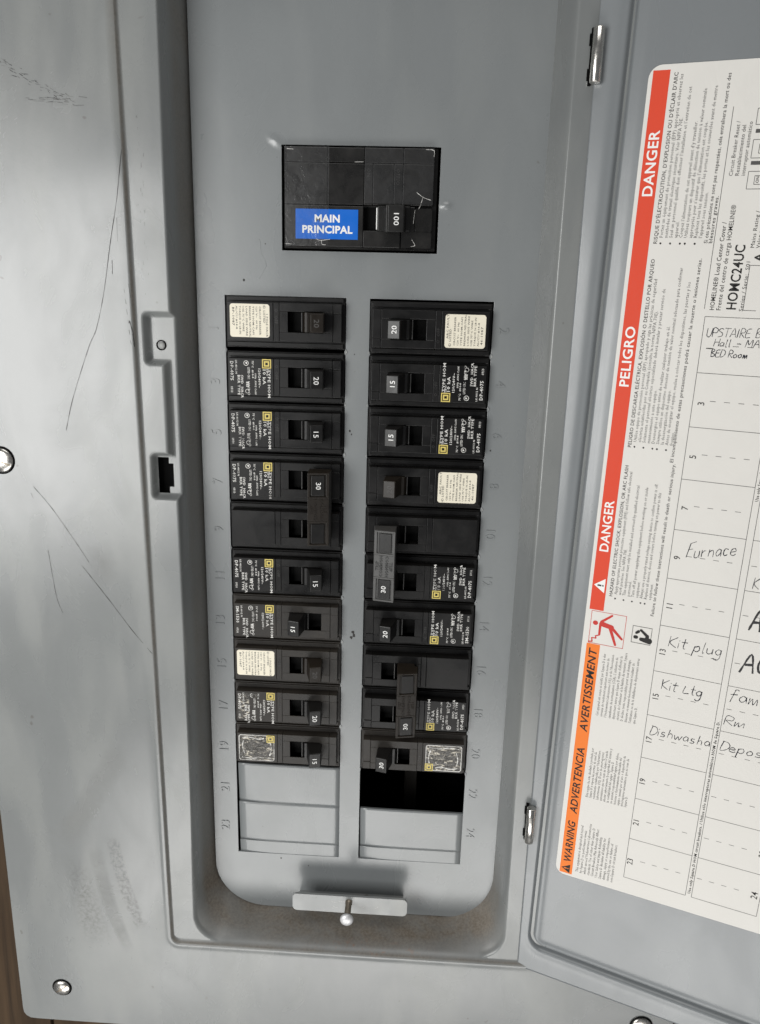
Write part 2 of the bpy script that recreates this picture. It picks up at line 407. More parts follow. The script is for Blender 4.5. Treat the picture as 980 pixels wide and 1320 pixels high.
# folded edge of the plate
bm = bmesh.new(); outl = rrect(X0+0.05, Y0+0.05, X1-0.05, Y1-0.05, 6, 5)
a = [bm.verts.new(V(x, y, float(cover_h(np.array(x), np.array(y)))-0.02)) for x, y in outl]; b = [bm.verts.new(V(x, y, 20.2)) for x, y in outl]
for i in range(len(outl)): bm.faces.new((a[i], a[(i+1) % len(a)], b[(i+1) % len(a)], b[i]))
o = bm_obj('folded_edge', bm, M_cover, cover); shift(o.data)

# lathe for screws, rivets and knobs: profile of (radius, h)
def lathe(bm, x, y, prof, n=28, tilt=None):
    rings = []
    for r, h in prof:
        if r < 1e-4: rings.append([bm.verts.new(V(x, y, h))])
        else: rings.append([bm.verts.new(V(x+r*math.cos(2*math.pi*i/n), y+r*math.sin(2*math.pi*i/n), h)) for i in range(n)])
    for a, b in zip(rings, rings[1:]):
        for i in range(n):
            j = (i+1) % n
            if len(a) == 1: bm.faces.new((a[0], b[i], b[j]))
            elif len(b) == 1: bm.faces.new((a[i], b[0], a[j]))
            else: bm.faces.new((a[i], a[j], b[j], b[i]))
def cover_screw(x, y, ang, r=5.2):
    hb = 24.0
    bm = bmesh.new()
    prof = [(r, hb-0.5), (r+0.02, hb+0.5)]+[(r*math.cos(t), hb+0.6+1.5*math.sin(t)) for t in np.linspace(0.12, 1.5, 9)]+[(0, hb+2.1)]
    lathe(bm, x, y, prof, 36)
    o = bm_obj('screw', bm, M_steel, cover, smooth=True); shift(o.data)
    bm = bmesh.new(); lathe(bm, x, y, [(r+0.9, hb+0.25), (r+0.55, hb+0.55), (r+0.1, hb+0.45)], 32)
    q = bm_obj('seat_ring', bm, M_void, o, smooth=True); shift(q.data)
    bm = bmesh.new(); c_, s_ = math.cos(ang), math.sin(ang)
    prev = None
    for L_, W_ in ((r*0.86, 0.45),):
        n = 10
        for i in range(n):
            rr0 = -L_+2*L_*i/n; rr1 = -L_+2*L_*(i+1)/n
            z0 = hb+0.66+1.5*math.sqrt(max(0, 1-(rr0/r)**2)); z1 = hb+0.66+1.5*math.sqrt(max(0, 1-(rr1/r)**2))
            bm.faces.new([bm.verts.new(V(x+rr*c_-w_*s_, y+rr*s_+w_*c_, z)) for rr, w_, z in ((rr0, -W_, z0), (rr1, -W_, z1), (rr1, W_, z1), (rr0, W_, z0))])
        c_, s_ = -s_, c_
        for sg in (-1, 1):
            bm.faces.new([bm.verts.new(V(x+rr*c_-w_*s_, y+rr*s_+w_*c_, hb+2.15-0.15*(rr > 1))) for rr, w_ in ((sg*0.3, -0.4), (sg*1.5, -0.3), (sg*1.5, 0.3), (sg*0.3, 0.4))])
    q = bm_obj('drive_slot', bm, M_dksteel, o); shift(q.data)
cover_screw(-105.3, 79.5, math.radians(25), 6.0)
cover_screw(-100.8, 394.2, math.radians(-38), 4.9)
cover_screw(234.5, 394.0, math.radians(15), 5.6)

# rivet in upper latch pocket
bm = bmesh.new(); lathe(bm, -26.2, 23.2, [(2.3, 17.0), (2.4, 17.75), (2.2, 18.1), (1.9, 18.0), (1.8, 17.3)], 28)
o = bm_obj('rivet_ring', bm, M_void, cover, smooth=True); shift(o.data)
bm = bmesh.new(); lathe(bm, -26.0, 23.2, [(1.75, 17.2), (1.4, 17.9), (0.7, 18.25), (0, 18.3)], 24)
o = bm_obj('rivet_head', bm, M_bar, cover, smooth=True); shift(o.data)

# black block added to put the shade behind the latch cut-out
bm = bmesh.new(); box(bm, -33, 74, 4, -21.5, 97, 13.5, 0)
o = bm_obj('latch_cutout_shade', bm, M_void, cover); shift(o.data)

# scratches and scuffs in the paint
def mark(pts, wd, hadd=0.05, jit=0.25):
    bm = bmesh.new(); P = crom(pts, 8); n = len(P); L = []; R_ = []
    for i in range(n):
        p0 = P[max(i-1, 0)]; p1 = P[min(i+1, n-1)]
        dx, dy = p1[0]-p0[0], p1[1]-p0[1]; l = math.hypot(dx, dy) or 1
        w_ = wd*(0.5+random.uniform(-jit, jit))*(0.25 if i in (0, n-1) else 1)
        for s_, A in ((1, L), (-1, R_)):
            x, y = P[i][0]-dy/l*w_*s_, P[i][1]+dx/l*w_*s_
            A.append(bm.verts.new(V(x, y, float(cover_h(np.array(x), np.array(y)))+hadd)))
    for i in range(n-1): bm.faces.new((L[i], L[i+1], R_[i+1], R_[i]))
    return bm
def scratch(pts, wd, **k):
    o = bm_obj('scratch', mark(pts, wd, **k), M_scr, cover); shift(o.data)
scratch([(-37.6, -60), (-41, -40), (-45, -22), (-49.5, 0), (-54, 16), (-57.5, 23), (-62, 34), (-68, 50), (-72, 64)], 0.22)
scratch([(-90.5, 92), (-82, 103), (-72, 119), (-65.5, 130)], 0.22)
scratch([(-69.5, 131.5), (-57, 149), (-45.5, 166), (-36, 178)], 0.24)
scratch([(-86, 124), (-85, 136), (-83.5, 150), (-81, 158)], 0.16)
scratch([(-41.5, -32), (-41.8, -22)], 0.4); scratch([(-44.8, -14), (-45, -8)], 0.6)
scratch([(-92, 95.5), (-91, 98)], 0.5)
scratch([(-38.5, 12), (-37.2, 17), (-36.7, 24)], 0.4); scratch([(-37.9, -4), (-37.2, 2)], 0.35)
for i in range(6):
    y = -2+i*4.6; scratch([(-40.2+i*0.35, y), (-39.8+i*0.35, y+1.6+random.random())], 0.5, jit=0.4)
random.seed(11)
for i in range(80):      # dark scuff across the upper left corner
    t = i/79; x = -112+54*t; y = -112+34*t**0.75+random.gauss(0, 0.9)
    x += random.gauss(0, 0.6)
    scratch([(x, y), (x+random.uniform(0.8, 2.2), y+random.uniform(0.1, 1.1))], random.uniform(0.25, 0.8), jit=0.4)
for i in range(26):
    x = -80+random.random()*19+ (9 if i % 5 == 0 else 0); y = -79+random.gauss(0, 0.7)
    scratch([(x, y), (x+random.uniform(1.5, 4), y+random.uniform(-0.2, 0.4))], random.uniform(0.15, 0.6), jit=0.4)
for i in range(30):
    x = -33.5+random.gauss(0, 1.0)+3; y = random.uniform(-75, 2)
    scratch([(x, y), (x+random.gauss(0, 0.15), y+random.uniform(0.4, 2.2))], random.uniform(0.12, 0.35), jit=0.4)
for i in range(46):
    x = random.uniform(-98, -40); y = random.uniform(300, 380)
    a = random.uniform(0, 3.1); l = random.uniform(0.4, 1.8)
    scratch([(x, y), (x+l*math.cos(a), y+l*math.sin(a))], random.uniform(0.1, 0.35), jit=0.4)
random.seed(5)

# dull smears where dust was wiped on the lower left of the cover
def smear_mat(name, col, k, sc, lo, hi):
    m, nt, b = nm(name); at = N(nt, 'ShaderNodeAttribute', attribute_name='edge'); v = coords(nt)
    b.inputs['Base Color'].default_value = (*col, 1); b.inputs['Roughness'].default_value = 0.85; b.inputs['Specular IOR Level'].default_value = 0.1
    n = noise_(nt, v, sc, 5, 0.65)
    nt.links.new(math_(nt, 'MULTIPLY', math_(nt, 'MULTIPLY', at.outputs['Fac'], ramp(nt, n, [(lo, 0.0), (hi, 1.0)])), k), b.inputs['Alpha']); return m
M_sm1 = smear_mat('dark_dust_film', (0.13, 0.12, 0.11), 0.30, 520, 0.42, 0.72)
M_sm2 = smear_mat('pale_dust_film', (0.34, 0.345, 0.335), 0.34, 40, 0.25, 0.6)
def smear(q, mat, bow=0.0, soft=0.18):
    n = 24; vs = []; fs = []; al = []
    for j in range(n+1):
        for i in range(n+1):
            u, v = i/n, j/n
            x = (q[0][0]*(1-u)+q[1][0]*u)*(1-v)+(q[3][0]*(1-u)+q[2][0]*u)*v+bow*math.sin(v*3.14)
            y = (q[0][1]*(1-u)+q[1][1]*u)*(1-v)+(q[3][1]*(1-u)+q[2][1]*u)*v
            vs.append(V(x, y, float(cover_h(np.array(x), np.array(y)))+0.03))
            e = min(u, 1-u)/soft; e2 = min(v, 1-v)/(soft*0.7); al.append(max(0, min(1, e))*max(0, min(1, e2)))
    for j in range(n):
        for i in range(n): k = j*(n+1)+i; fs.append((k, k+n+1, k+n+2, k+1))
    o = mesh_obj('dust_smear', vs, fs, mat, cover, smooth=True); shift(o.data)
    a_ = o.data.attributes.new('edge', 'FLOAT', 'POINT'); a_.data.foreach_set('value', al)
smear([(-68.5, 289), (-60.5, 288), (-46.5, 348), (-54, 351)], M_sm1, -2, 0.12)
smear([(-60, 227), (-49, 239), (-87, 302), (-99, 291)], M_sm2, 0, 0.3)
smear([(-79.5, 297), (-69.5, 294), (-54.5, 365), (-62, 368)], M_sm2, -2.5, 0.25)
smear([(-96, 300), (-80, 303), (-64, 362), (-88, 366)], M_sm1, 0, 0.4)
smear([(-70, 122), (-54, 116), (-49, 140), (-64, 146)], M_sm2, 0, 0.45)

# hinge knuckles
def hinge(y0, y1):
    bm = bmesh.new(); cx, ch, r = 162.3, 25.4, 2.3
    n = 20; rings = []
    for y in (y0, y0+0.3, y1-0.3, y1):
        rr = r-0.3 if y in (y0, y1) else r
        rings.append([bm.verts.new(V(cx+rr*math.cos(2*math.pi*i/n), y, ch+rr*math.sin(2*math.pi*i/n))) for i in range(n)])
    for a, b in zip(rings, rings[1:]):
        for i in range(n): bm.faces.new((a[i], a[(i+1) % n], b[(i+1) % n], b[i]))
    bm.faces.new(rings[0]); bm.faces.new(rings[-1][::-1])
    o = bm_obj('hinge', bm, M_steel, cover, smooth=False); shift(o.data)
    for p in o.data.polygons: p.use_smooth = len(p.vertices) == 4
    bm = bmesh.new(); box(bm, 159.9, y0-0.6, 21.5, 161.2, y1+0.4, 22.9, 0.1)
    box(bm, 159.3, y0+1.5, 21.5, 160.0, y0+6, 22.5, 0.1); box(bm, 159.3, y1-6, 21.5, 160.0, y1-1.5, 22.5, 0.1)
    q = bm_obj('hinge_slot', bm, M_void, o); shift(q.data)
hinge(-108.5, -88.0); hinge(255.2, 276.2)

# ------------------------------------------------------------------ steel cabinet behind (dark interior)
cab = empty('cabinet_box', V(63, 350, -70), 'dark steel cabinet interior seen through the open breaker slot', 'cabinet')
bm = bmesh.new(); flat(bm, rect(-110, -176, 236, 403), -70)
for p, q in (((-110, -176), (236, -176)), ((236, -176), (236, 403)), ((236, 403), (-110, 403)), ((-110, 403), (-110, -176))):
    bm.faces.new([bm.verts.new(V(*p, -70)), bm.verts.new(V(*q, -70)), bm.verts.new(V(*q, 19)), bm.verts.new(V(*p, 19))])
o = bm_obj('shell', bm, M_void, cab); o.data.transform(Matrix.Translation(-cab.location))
bm = bmesh.new(); box(bm, 95, 270, -60, 103, 315, -52, 0.5); box(bm, 60, 250, -66, 140, 262, -60, 0.5)
o = bm_obj('bus_bar', bm, simple('dull_bus_bar', (0.05, 0.045, 0.04), 0.6), cab); o.data.transform(Matrix.Translation(-cab.location))

# ------------------------------------------------------------------ deadfront plate
dead = empty('deadfront_plate', V(66, 349, 0), 'grey inner steel plate with two columns of breaker slots and stamped circuit numbers', 'breaker panel plate')
doff = Vector(dead.location)
def dshift(o): o.data.transform(Matrix.Translation(-doff)); return o
P_ = 25.4
MAIN = (28.0, -67.2, 100.9, -21.3); LC = (0.0, -0.3, 58.7, 313.0); RC = (70.1, -0.3, 128.9, 313.0)
oute = rrect(-13.6, -163, 153, 349.7, 29, 10)
bm = bmesh.new(); T = 1.2
def loop(pts): 
    vs = [bm.verts.new(V(x, y, 0)) for x, y in pts]
    return [bm.edges.new((vs[i], vs[(i+1) % len(vs)])) for i in range(len(vs))]
E_ = loop(oute)
def nibbed(x0, y0, x1, y1, rows, right_side):
    """slot outline with the little torn nibs left by the twist-outs at every breaker pitch"""
    pts = [(x0, y0), (x1, y0)]
    for k in range(1, rows):
        y = y0+0.3+k*P_; d = 0.75+0.25*math.sin(k*2.3)
        pts += [(x1, y-1.7), (x1-d*0.7, y-0.5), (x1-d*0.6, y+0.5), (x1, y+1.3)]
    pts += [(x1, y1), (x0, y1)]
    for k in range(rows-1, 0, -1):
        y = y0+0.3+k*P_; d = 0.55+0.2*math.sin(k*1.7)
        pts += [(x0, y+1.5), (x0+d*0.7, y+0.4), (x0+d*0.6, y-0.4), (x0, y-1.4)]
    return pts
E_ += loop(rect(*MAIN)); E_ += loop(nibbed(*LC, 10, False)); E_ += loop(nibbed(*RC, 11, True))
bmesh.ops.triangle_fill(bm, use_beauty=True, edges=E_)
dfaces = list(bm.faces)
r = bmesh.ops.extrude_face_region(bm, geom=dfaces)
for v in [g for g in r['geom'] if isinstance(g, bmesh.types.BMVert)]: v.co.y += 0  # front copy stays
for v in bm.verts: pass
newv = set(g for g in r['geom'] if isinstance(g, bmesh.types.BMVert))
for v in bm.verts:
    if v not in newv: v.co.y += T*MM
o = dshift(bm_obj('plate', bm, M_dead, dead))
mod = o.modifiers.new('bevel', 'BEVEL'); mod.width = 0.00022; mod.segments = 2; mod.limit_method = 'ANGLE'; mod.angle_limit = math.radians(50)

bm = bmesh.new()
for xe, rows, s_ in ((LC[0], 10, -1), (LC[2], 10, 1), (RC[0], 11, -1), (RC[2], 11, 1)):
    for k in range(1, rows):
        y = k*P_-0.3+0.2*math.sin(k*3+xe); q = 0.7+0.5*math.sin(k*2.1+xe)**2
        prism(bm, [(xe+s_*0.05, y-1.2*q), (xe+s_*0.05, y+1.1*q), (xe+s_*(0.1+0.75*q), y+0.1)] if s_ < 0 else [(xe+0.05, y-1.2*q), (xe+0.1+0.75*q, y+0.1), (xe+0.05, y+1.1*q)], -0.1, 0.28*q+0.1, 0.05, 1)
dshift(bm_obj('nib_scar', bm, M_bar, dead, kind='stuff'))

# twist-out blanks still in place: two and a bit on the left, one and a bit on the right
def blank(x0, y0, x1, y1, drop, fold, low=0.0):
    """thin steel tongue: lower third bent slightly, left edge sprung inward"""
    nx, ny = 14, 18; vs = []; fs = []
    for j in range(ny+1):
        for i in range(nx+1):
            u, v = i/nx, j/ny
            h = -0.06-low-drop*(1-u)**6*(0.3+0.7*v)
            h += fold*max(0, (v-0.62)/0.38)*(0.6+0.4*math.sin(u*3.0+y0))*min(1.0, (1-u)*5)*min(1.0, (1-v)*6)
            h += 0.04*math.sin(u*5+v*3+y0)*(1-u)
            vs.append(V(x0+(x1-x0)*u, y0+(y1-y0)*v, h))
    for j in range(ny):
        for i in range(nx): k = j*(nx+1)+i; fs.append((k, k+nx+1, k+nx+2, k+1))
    n = len(vs)
    per = [i for i in range(nx+1)]+[j*(nx+1)+nx for j in range(1, ny+1)]+[ny*(nx+1)+i for i in range(nx-1, -1, -1)]+[j*(nx+1) for j in range(ny-1, 0, -1)]
    lo = [n+i for i in range(len(per))]; vs += [vs[p]+Vector((0, 0.0012, 0)) for p in per]
    for i in range(len(per)): j = (i+1) % len(per); fs.append((per[i], per[j], lo[j], lo[i]))
    o = dshift(mesh_obj('twist_out_blank', vs, fs, M_dead, dead, smooth=True))
    for p in o.data.polygons:
        if p.index >= nx*ny: p.use_smooth = False
blank(0.9, 254.6, 58.85, 279.52, 1.9, 0.22); blank(1.0, 279.48, 58.88, 305.1, 1.6, 0.2, 0.06); blank(1.1, 305.0, 58.91, 313.2, 1.2, 0.0, 0.1)
blank(70.7, 279.5, 129.05, 305.0, 1.5, 0.2); blank(70.8, 304.95, 129.08, 313.2, 1.2, 0.0, 0.06)
# stamped circuit numbers
for k in range(12):
    y = k*P_+14.5
    sL = str(2*k+1); sR = str(2*k+2)
    wob = random.uniform(-0.3, 0.3)
    yl = y+ (2.6 if len(sL) == 1 else 4.6)
    dshift(text_obj('stamped_number', [(sL, -3.6-0.1*k+wob, yl, 7.2, 'U', 0.9, 0.0, 'LEFT')], 0.02, M_dead, dead, ext=0.38, res=3))
    xr = 132.0-0.05*k
    dshift(text_obj('stamped_number', [(sR, xr, y-(3 if len(sR) == 1 else 5.2), 6.8, 'D', 0.9, -0.02, 'LEFT')], 0.02, M_dead, dead, ext=0.33, res=3))
# paint smear / scrape left of the main breaker, small chips
bm = bmesh.new()
for px, py in ((64.7, 171.5), (65.2, 173.2), (63.9, 174.6)):
    prism(bm, [(px+random.uniform(0.5, 1.1)*math.cos(a), py+random.uniform(0.6, 1.3)*math.sin(a)) for a in np.linspace(0, 5.6, 8)], 0.0, 0.06)
dshift(bm_obj('paint_chip', bm, M_scr, dead))
bm = bmesh.new(); prism(bm, [(16+3.6*math.cos(a)*(1+0.4*math.sin(3*a)), -17+8*math.sin(a)*(1+0.2*math.cos(5*a))) for a in np.linspace(0, 6.0, 26)], -0.05, 0.10, 0.08)
dshift(bm_obj('old_paint_drip', bm, M_dead, dead))
def bump_patch(cx, cy, rx, ry, hh_, ang=0.0):
    n = 24; vs = []; fs = []
    for j in range(n+1):
        for i in range(n+1):
            u, v = -2.4+4.8*i/n, -2.4+4.8*j/n
            h = hh_*math.exp(-(u*u+v*v)/1.1)-0.012
            x, y = u*rx, v*ry; vs.append(V(cx+x*math.cos(ang)-y*math.sin(ang), cy+x*math.sin(ang)+y*math.cos(ang), h))
    for j in range(n):
        for i in range(n):
            k = j*(n+1)+i; q = (vs[k]+vs[k+n+2])/2; qx, qy = q.x/MM, -q.z/MM
            if not (MAIN[0]-0.1 < qx < MAIN[2]+0.25 and MAIN[1]-0.25 < qy < MAIN[3]): fs.append((k, k+n+1, k+n+2, k+1))
    dshift(mesh_obj('pressed_dent', vs, fs, M_dead, dead, smooth=True))
bump_patch(104.2, -42.3, 2.3, 1.6, 0.95); bump_patch(25.6, -68.6, 2.9, 1.6, 0.55, 0.5)
bm = bmesh.new()
for px, py, rr in ((9.5, -7.4, .5), (61.3, 63.5, .5), (62.2, 65.2, .35), (63, 26, .25), (25, 312.9+3, .45), (41, 320, .3), (-8.5, 92, .3), (131.5, 71, .4), (20, -24, .25)):
    prism(bm, [(px+rr*math.cos(a), py+rr*1.3*math.sin(a)) for a in np.linspace(0, 5.4, 7)], 0.0, 0.05)
dshift(bm_obj('speck', bm, M_scr, dead, kind='stuff'))

# ------------------------------------------------------------------ latch bar and captive screw
bar = empty('retaining_bar', V(66, 338, 0), 'small dull metal bar with a round-headed screw at the bottom of the inner plate', 'retaining bar')
bo = Vector(bar.location)
def bshift(o): o.data.transform(Matrix.Translation(-bo)); return o
bm = bmesh.new(); prism(bm, rrect(34.0, 327.6, 99.3, 338.6, 2.2, 5), 12.6, 14.2, 0.25)
bshift(bm_obj('bar', bm, M_bar, bar))
M_flk = simple('bar_scuff', (0.42, 0.42, 0.41), 0.6)
for i in range(7):
    x = random.uniform(36, 95); y = random.uniform(329, 336); bm = bmesh.new(); a = random.uniform(-0.6, 0.6); l = random.uniform(1, 4)
    ribbon(bm, crom([(x, y), (x+l*0.5*math.cos(a), y+l*0.5*math.sin(a)+0.3), (x+l*math.cos(a), y+l*math.sin(a))], 4), random.uniform(0.15, 0.4), 14.23, 0.4)
    bshift(bm_obj('scratch', bm, M_flk, bar))
bm = bmesh.new(); box(bm, 36, 337.2, 0, 97, 338.5, 12.6, 0.2)
bshift(bm_obj('flange', bm, M_bar, bar))
bm = bmesh.new(); lathe(bm, 66.2, 331.2, [(2.0, 12), (2.0, 15.4), (1.55, 15.6), (1.5, 26.5), (1.5, 26.9)], 22)
for i in range(16):
    hh = 15.8+i*0.66; lathe(bm, 66.2, 331.2, [(1.5, hh), (1.78, hh+0.33), (1.5, hh+0.62)], 18)
sh = bshift(bm_obj('screw_shaft', bm, M_dksteel, bar, smooth=True))
bm = bmesh.new(); lathe(bm, 66.2, 331.2, [(0.5, 26.2), (3.4, 26.4), (3.75, 27.0)]+[(3.75*math.cos(t), 27.2+1.9*math.sin(t)) for t in np.linspace(0.1, 1.5, 7)]+[(0, 29.1)], 30)
bshift(bm_obj('screw_head', bm, M_knob, bar, smooth=True))

# ------------------------------------------------------------------ breakers
# local frame: origin at the middle of the cell, x -29.35..29.35, y down -12.7..12.7, label on the left, handle on the right
def bx(x): return x-29.35
def by(y): return y-12.7
SLOT = (31.4, 7.4, 47.6, 17.1)
def body_bm(seed=0, double=False):
    bm = bmesh.new(); rs = random.Random(seed)
    # shoulder block in four pieces round the switch well is not needed: the well sits in the raised face
    box(bm, bx(0.3), by(0.35), -30, bx(58.4), by(25.05), -0.5+rs.uniform(-0.15, 0.1), 0.35)
    # sloping shoulders
    box(bm, bx(0.8), by(0.9), -1, bx(57.6), by(3.1), 0.5, 0.3)
    box(bm, bx(0.8), by(22.2), -1, bx(57.6), by(24.5), 0.35, 0.3)
    x0, y0, x1, y1 = 2.0, 3.6, 57.0, 21.3; sx0, sy0, sx1, sy1 = SLOT; hf = 5.0
    def blk(a, b, c, d, h, bev=0.18): box(bm, bx(a), by(b), -1, bx(c), by(d), h, bev)
    lx = 24.3; mx_ = 27.2
    # raised face tiled round the slot with hairline seams
    blk(x0, y0, lx-0.05, y1, hf)
    blk(lx+0.05, y0, mx_-0.05, y1, hf-0.15)
    blk(mx_+0.05, y0, 52.9, sy0, hf); blk(mx_+0.05, sy1, 52.9, y1, hf)
    blk(mx_+0.05, sy0+0.02, sx0, sy1-0.02, hf-0.02); blk(sx1+0.6, sy0+0.02, 52.9, sy1-0.02, hf-0.02)
    blk(53.0, y0, x1, y0+4.3, hf-0.05); blk(53.0, y0+4.4, x1, y1, hf-0.3)
    return bm
def well_bm():
    bm = bmesh.new(); a, b, c, d = SLOT; c += 0.6
    for p, q in (((a, b), (c, b)), ((c, b), (c, d)), ((c, d), (a, d)), ((a, d), (a, b))):
        bm.faces.new([bm.verts.new(V(bx(p[0]), by(p[1]), 4.7)), bm.verts.new(V(bx(q[0]), by(q[1]), 4.7)), bm.verts.new(V(bx(q[0]), by(q[1]), -0.3)), bm.verts.new(V(bx(p[0]), by(p[1]), -0.3))])
    flat(bm, rect(bx(a), by(b), bx(c), by(d)), 0.15); return bm
def lug_bm(on=True, tip=15.0):
    """rocker drum plus toggle that leans to one side"""
    bm = bmesh.new(); s = 1 if on else -1; cx = 39.6
    y0, y1 = 7.75, 16.85
    # drum: half cylinder across the slot on the side of the toggle
    n = 10; top = []; R_ = 7.6
    prof = [(cx+s*(-1.6), 0.3), (cx+s*(-1.5), 3.2)]
    for i in range(n+1):
        a = math.radians(100-85*i/n); prof.append((cx+s*(1.1+6.6*math.cos(a)), 0.2+5.6*math.sin(a)))
    prof.append((cx+s*7.6, 0.3))
    A = [bm.verts.new(V(bx(x), by(y0), h)) for x, h in prof]; B = [bm.verts.new(V(bx(x), by(y1), h)) for x, h in prof]
    for i in range(len(prof)-1): bm.faces.new((A[i], A[i+1], B[i+1], B[i]))
    bm.faces.new(A[::-1]); bm.faces.new(B)
    # toggle
    if on: b0, b1, t0, t1 = 40.0, 49.0, 43.6, 49.6
    else: b0, b1, t0, t1 = 31.2, 40.0, 32.0, 38.0
    prism(bm, rect(bx(b0), by(y0-0.1), bx(b1), by(y1+0.1)), 3.0, tip, 0.45, 3, frustum=rect(bx(t0), by(y0+0.3), bx(t1), by(y1-0.2)), slope=0.27*s)
    return bm
def ridge_bm(on=True):
    bm = bmesh.new(); s = 1 if on else -1; x = 38.0 if on else 41.2
    box(bm, bx(x-0.25), by(7.8), 0.3, bx(x+0.25), by(16.8), 4.6, 0.12); return bm

SPEC = [('TYPE HOM', 21.4, 1.75, 8.6, 20.0), ('TIPO', 20.6, 1.5, 8.2, 11.5), ('10 kA', 19.0, 2.0, 8.2, 16.0), ('120/240V~', 16.8, 1.5, 8.0, 17.6),
        ('60Hz  AWG Cu/Al', 15.0, 1.15, 10.6, 20.4), ('75\u00b0C  #14-8', 13.7, 1.15, 4.6, 13.6), ('LISTED CIRC', 11.6, 1.45, 7.8, 13.4), ('HACR \u25cb', 11.6, 1.3, 14.6, 19.8),
        ('SWD  HACR', 8.2, 1.6, 11.6, 20.6), ('BKR TYPE', 6.6, 1.6, 11.6, 20.6), ('LK-4012 N', 5.6, 1.2, 4.5, 11), ('DP-4075', 3.1, 2.1, 5.0, 14.2), ('0910', 3.1, 1.6, 17.2, 20.2)]
def face_text(items, sizek=1.0):
    out = []
    for s, x, sz, ya, yb in items:
        ln = len(s)*sz*0.56; sq = (yb-ya)/ln
        out.append((s, bx(x), by(ya), sz*1.08, 'D', sq, sz*0.012, 'LEFT'))
    return out
me_spec = None
def spec_mesh(var=0):
    items = list(SPEC)
    if var == 1: items = [(s.replace('DP-4075', 'SM-1530').replace('TYPE HOM', 'TYPE HOM'), x, z, a, b) for s, x, z, a, b in items if s not in ('60Hz  AWG Cu/Al',)]
    vs, fs = text_data(face_text(items), 5.07)
    me = bpy.data.meshes.new('spec_print'); me.from_pydata([tuple(v) for v in vs], [], fs)
    bm = bmesh.new(); bm.from_mesh(me)
    for r0, r1, cx, cy in ((1.25, 1.0, 10.9, 5.9), (1.0, 0.8, 11.3, 19.4)):      # certification rings
        n = 18; A = [bm.verts.new(V(bx(cx)+r0*math.cos(6.2832*i/n), by(cy)+r0*math.sin(6.2832*i/n), 5.07)) for i in range(n)]
        B = [bm.verts.new(V(bx(cx)+r1*math.cos(6.2832*i/n), by(cy)+r1*math.sin(6.2832*i/n), 5.07)) for i in range(n)]
        for i in range(n): bm.faces.new((A[i], A[(i+1) % n], B[(i+1) % n], B[i]))
    flat(bm, [(bx(10.4), by(5.5)), (bx(11.5), by(5.4)), (bx(11.3), by(6.4)), (bx(10.8), by(6.2))], 5.07)
    for yy in (14.9, 15.8, 16.7): flat(bm, rect(bx(10.8), by(yy), bx(12.2), by(yy+0.5)), 5.07)
    bm.to_mesh(me); bm.free(); me.materials.append(M_wprint); return me
def logo_mesh():
    bm = bmesh.new()
    def ring(a, b):   # square ring centred
        cx, cy = bx(20.9), by(6.0)
        for p in (rect(cx-a, cy-a, cx+a, cy-b), rect(cx-a, cy+b, cx+a, cy+a), rect(cx-a, cy-b, cx-b, cy+b), rect(cx+b, cy-b, cx+a, cy+b)): flat(bm, p, 5.09)
    ring(2.2, 1.72); ring(1.3, 0.62)
    me = bpy.data.meshes.new('square_logo'); bm.to_mesh(me); bm.free(); me.materials.append(M_yel); return me
M_SPEC = [spec_mesh(0), spec_mesh(1)]; M_LOGO = logo_mesh()
def newmesh(bm, mat, name, smooth=False):
    bmesh.ops.recalc_face_normals(bm, faces=bm.faces); me = bpy.data.meshes.new(name); bm.to_mesh(me); bm.free(); me.materials.append(mat)
    if smooth: me.polygons.foreach_set('use_smooth', [True]*len(me.polygons))
    return me
ME_body = [newmesh(body_bm(1), M_black, 'body'), newmesh(body_bm(2), M_black2, 'body')]
ME_well = newmesh(well_bm(), M_slot, 'switch_well')
ME_lug = {(on, br): newmesh(lug_bm(on), M_lugb if br else M_lug, 'handle') for on in (True, False) for br in (True, False)}
ME_ridge = {on: newmesh(ridge_bm(on), M_oo, 'handle_ridge') for on in (True, False)}
vs, fs = text_data([('O  OFF', bx(25.0), by(6.2), 2.2, 'D', 1.0, 0, 'LEFT')], 4.9, ext=0.1); ME_oo = bpy.data.meshes.new('raised_lettering'); ME_oo.from_pydata([tuple(v) for v in vs], [], fs); ME_oo.materials.append(M_oo)
def num_mesh(s, on, mat, h=15.06, x=None, y=None, name='amp_number'):
    x = x if x is not None else (45.5 if on else 33.9); y = y if y is not None else 12.4
    vs, fs = text_data([(s, bx(x-0.25), by(y), 3.35, 'D', 1.12, 0.02, 'CENTER')], h, res=3)
    xm = bx(46.6 if on else 35.0); sl = 0.27*(1 if on else -1)
    for v in vs: v.y += sl*(v.x-xm*MM)
    me = bpy.data.meshes.new(name); me.from_pydata([tuple(v) for v in vs], [], fs); me.materials.append(mat); return me
CREAM = [('\u24b8 LISTED', 19.6, 1.3, 4.8, 12.5), ('1 POLE HACR', 20.9, 1.25, 8.6, 19.2), ('CIRCUIT BREAKER', 17.6, 1.15, 5.4, 19), ('120 V~  60 Hz', 16.0, 1.1, 5.4, 17), ('TYPE HOM-CAFI', 14.4, 1.1, 5.4, 18),
         ('BREAKER NEUTRAL', 12.8, 1.1, 5.4, 19.3), ('LOAD SIDE WIRE', 11.2, 1.1, 5.4, 18), ('USE 75\u00b0C WIRE', 9.6, 1.1, 5.4, 17.5), ('TORQUE 36 LB-IN', 8.0, 1.1, 5.4, 19.2), ('AL/CU #14-8', 6.4, 1.1, 5.4, 16), ('BP-1087', 4.7, 1.35, 6.0, 15.5)]
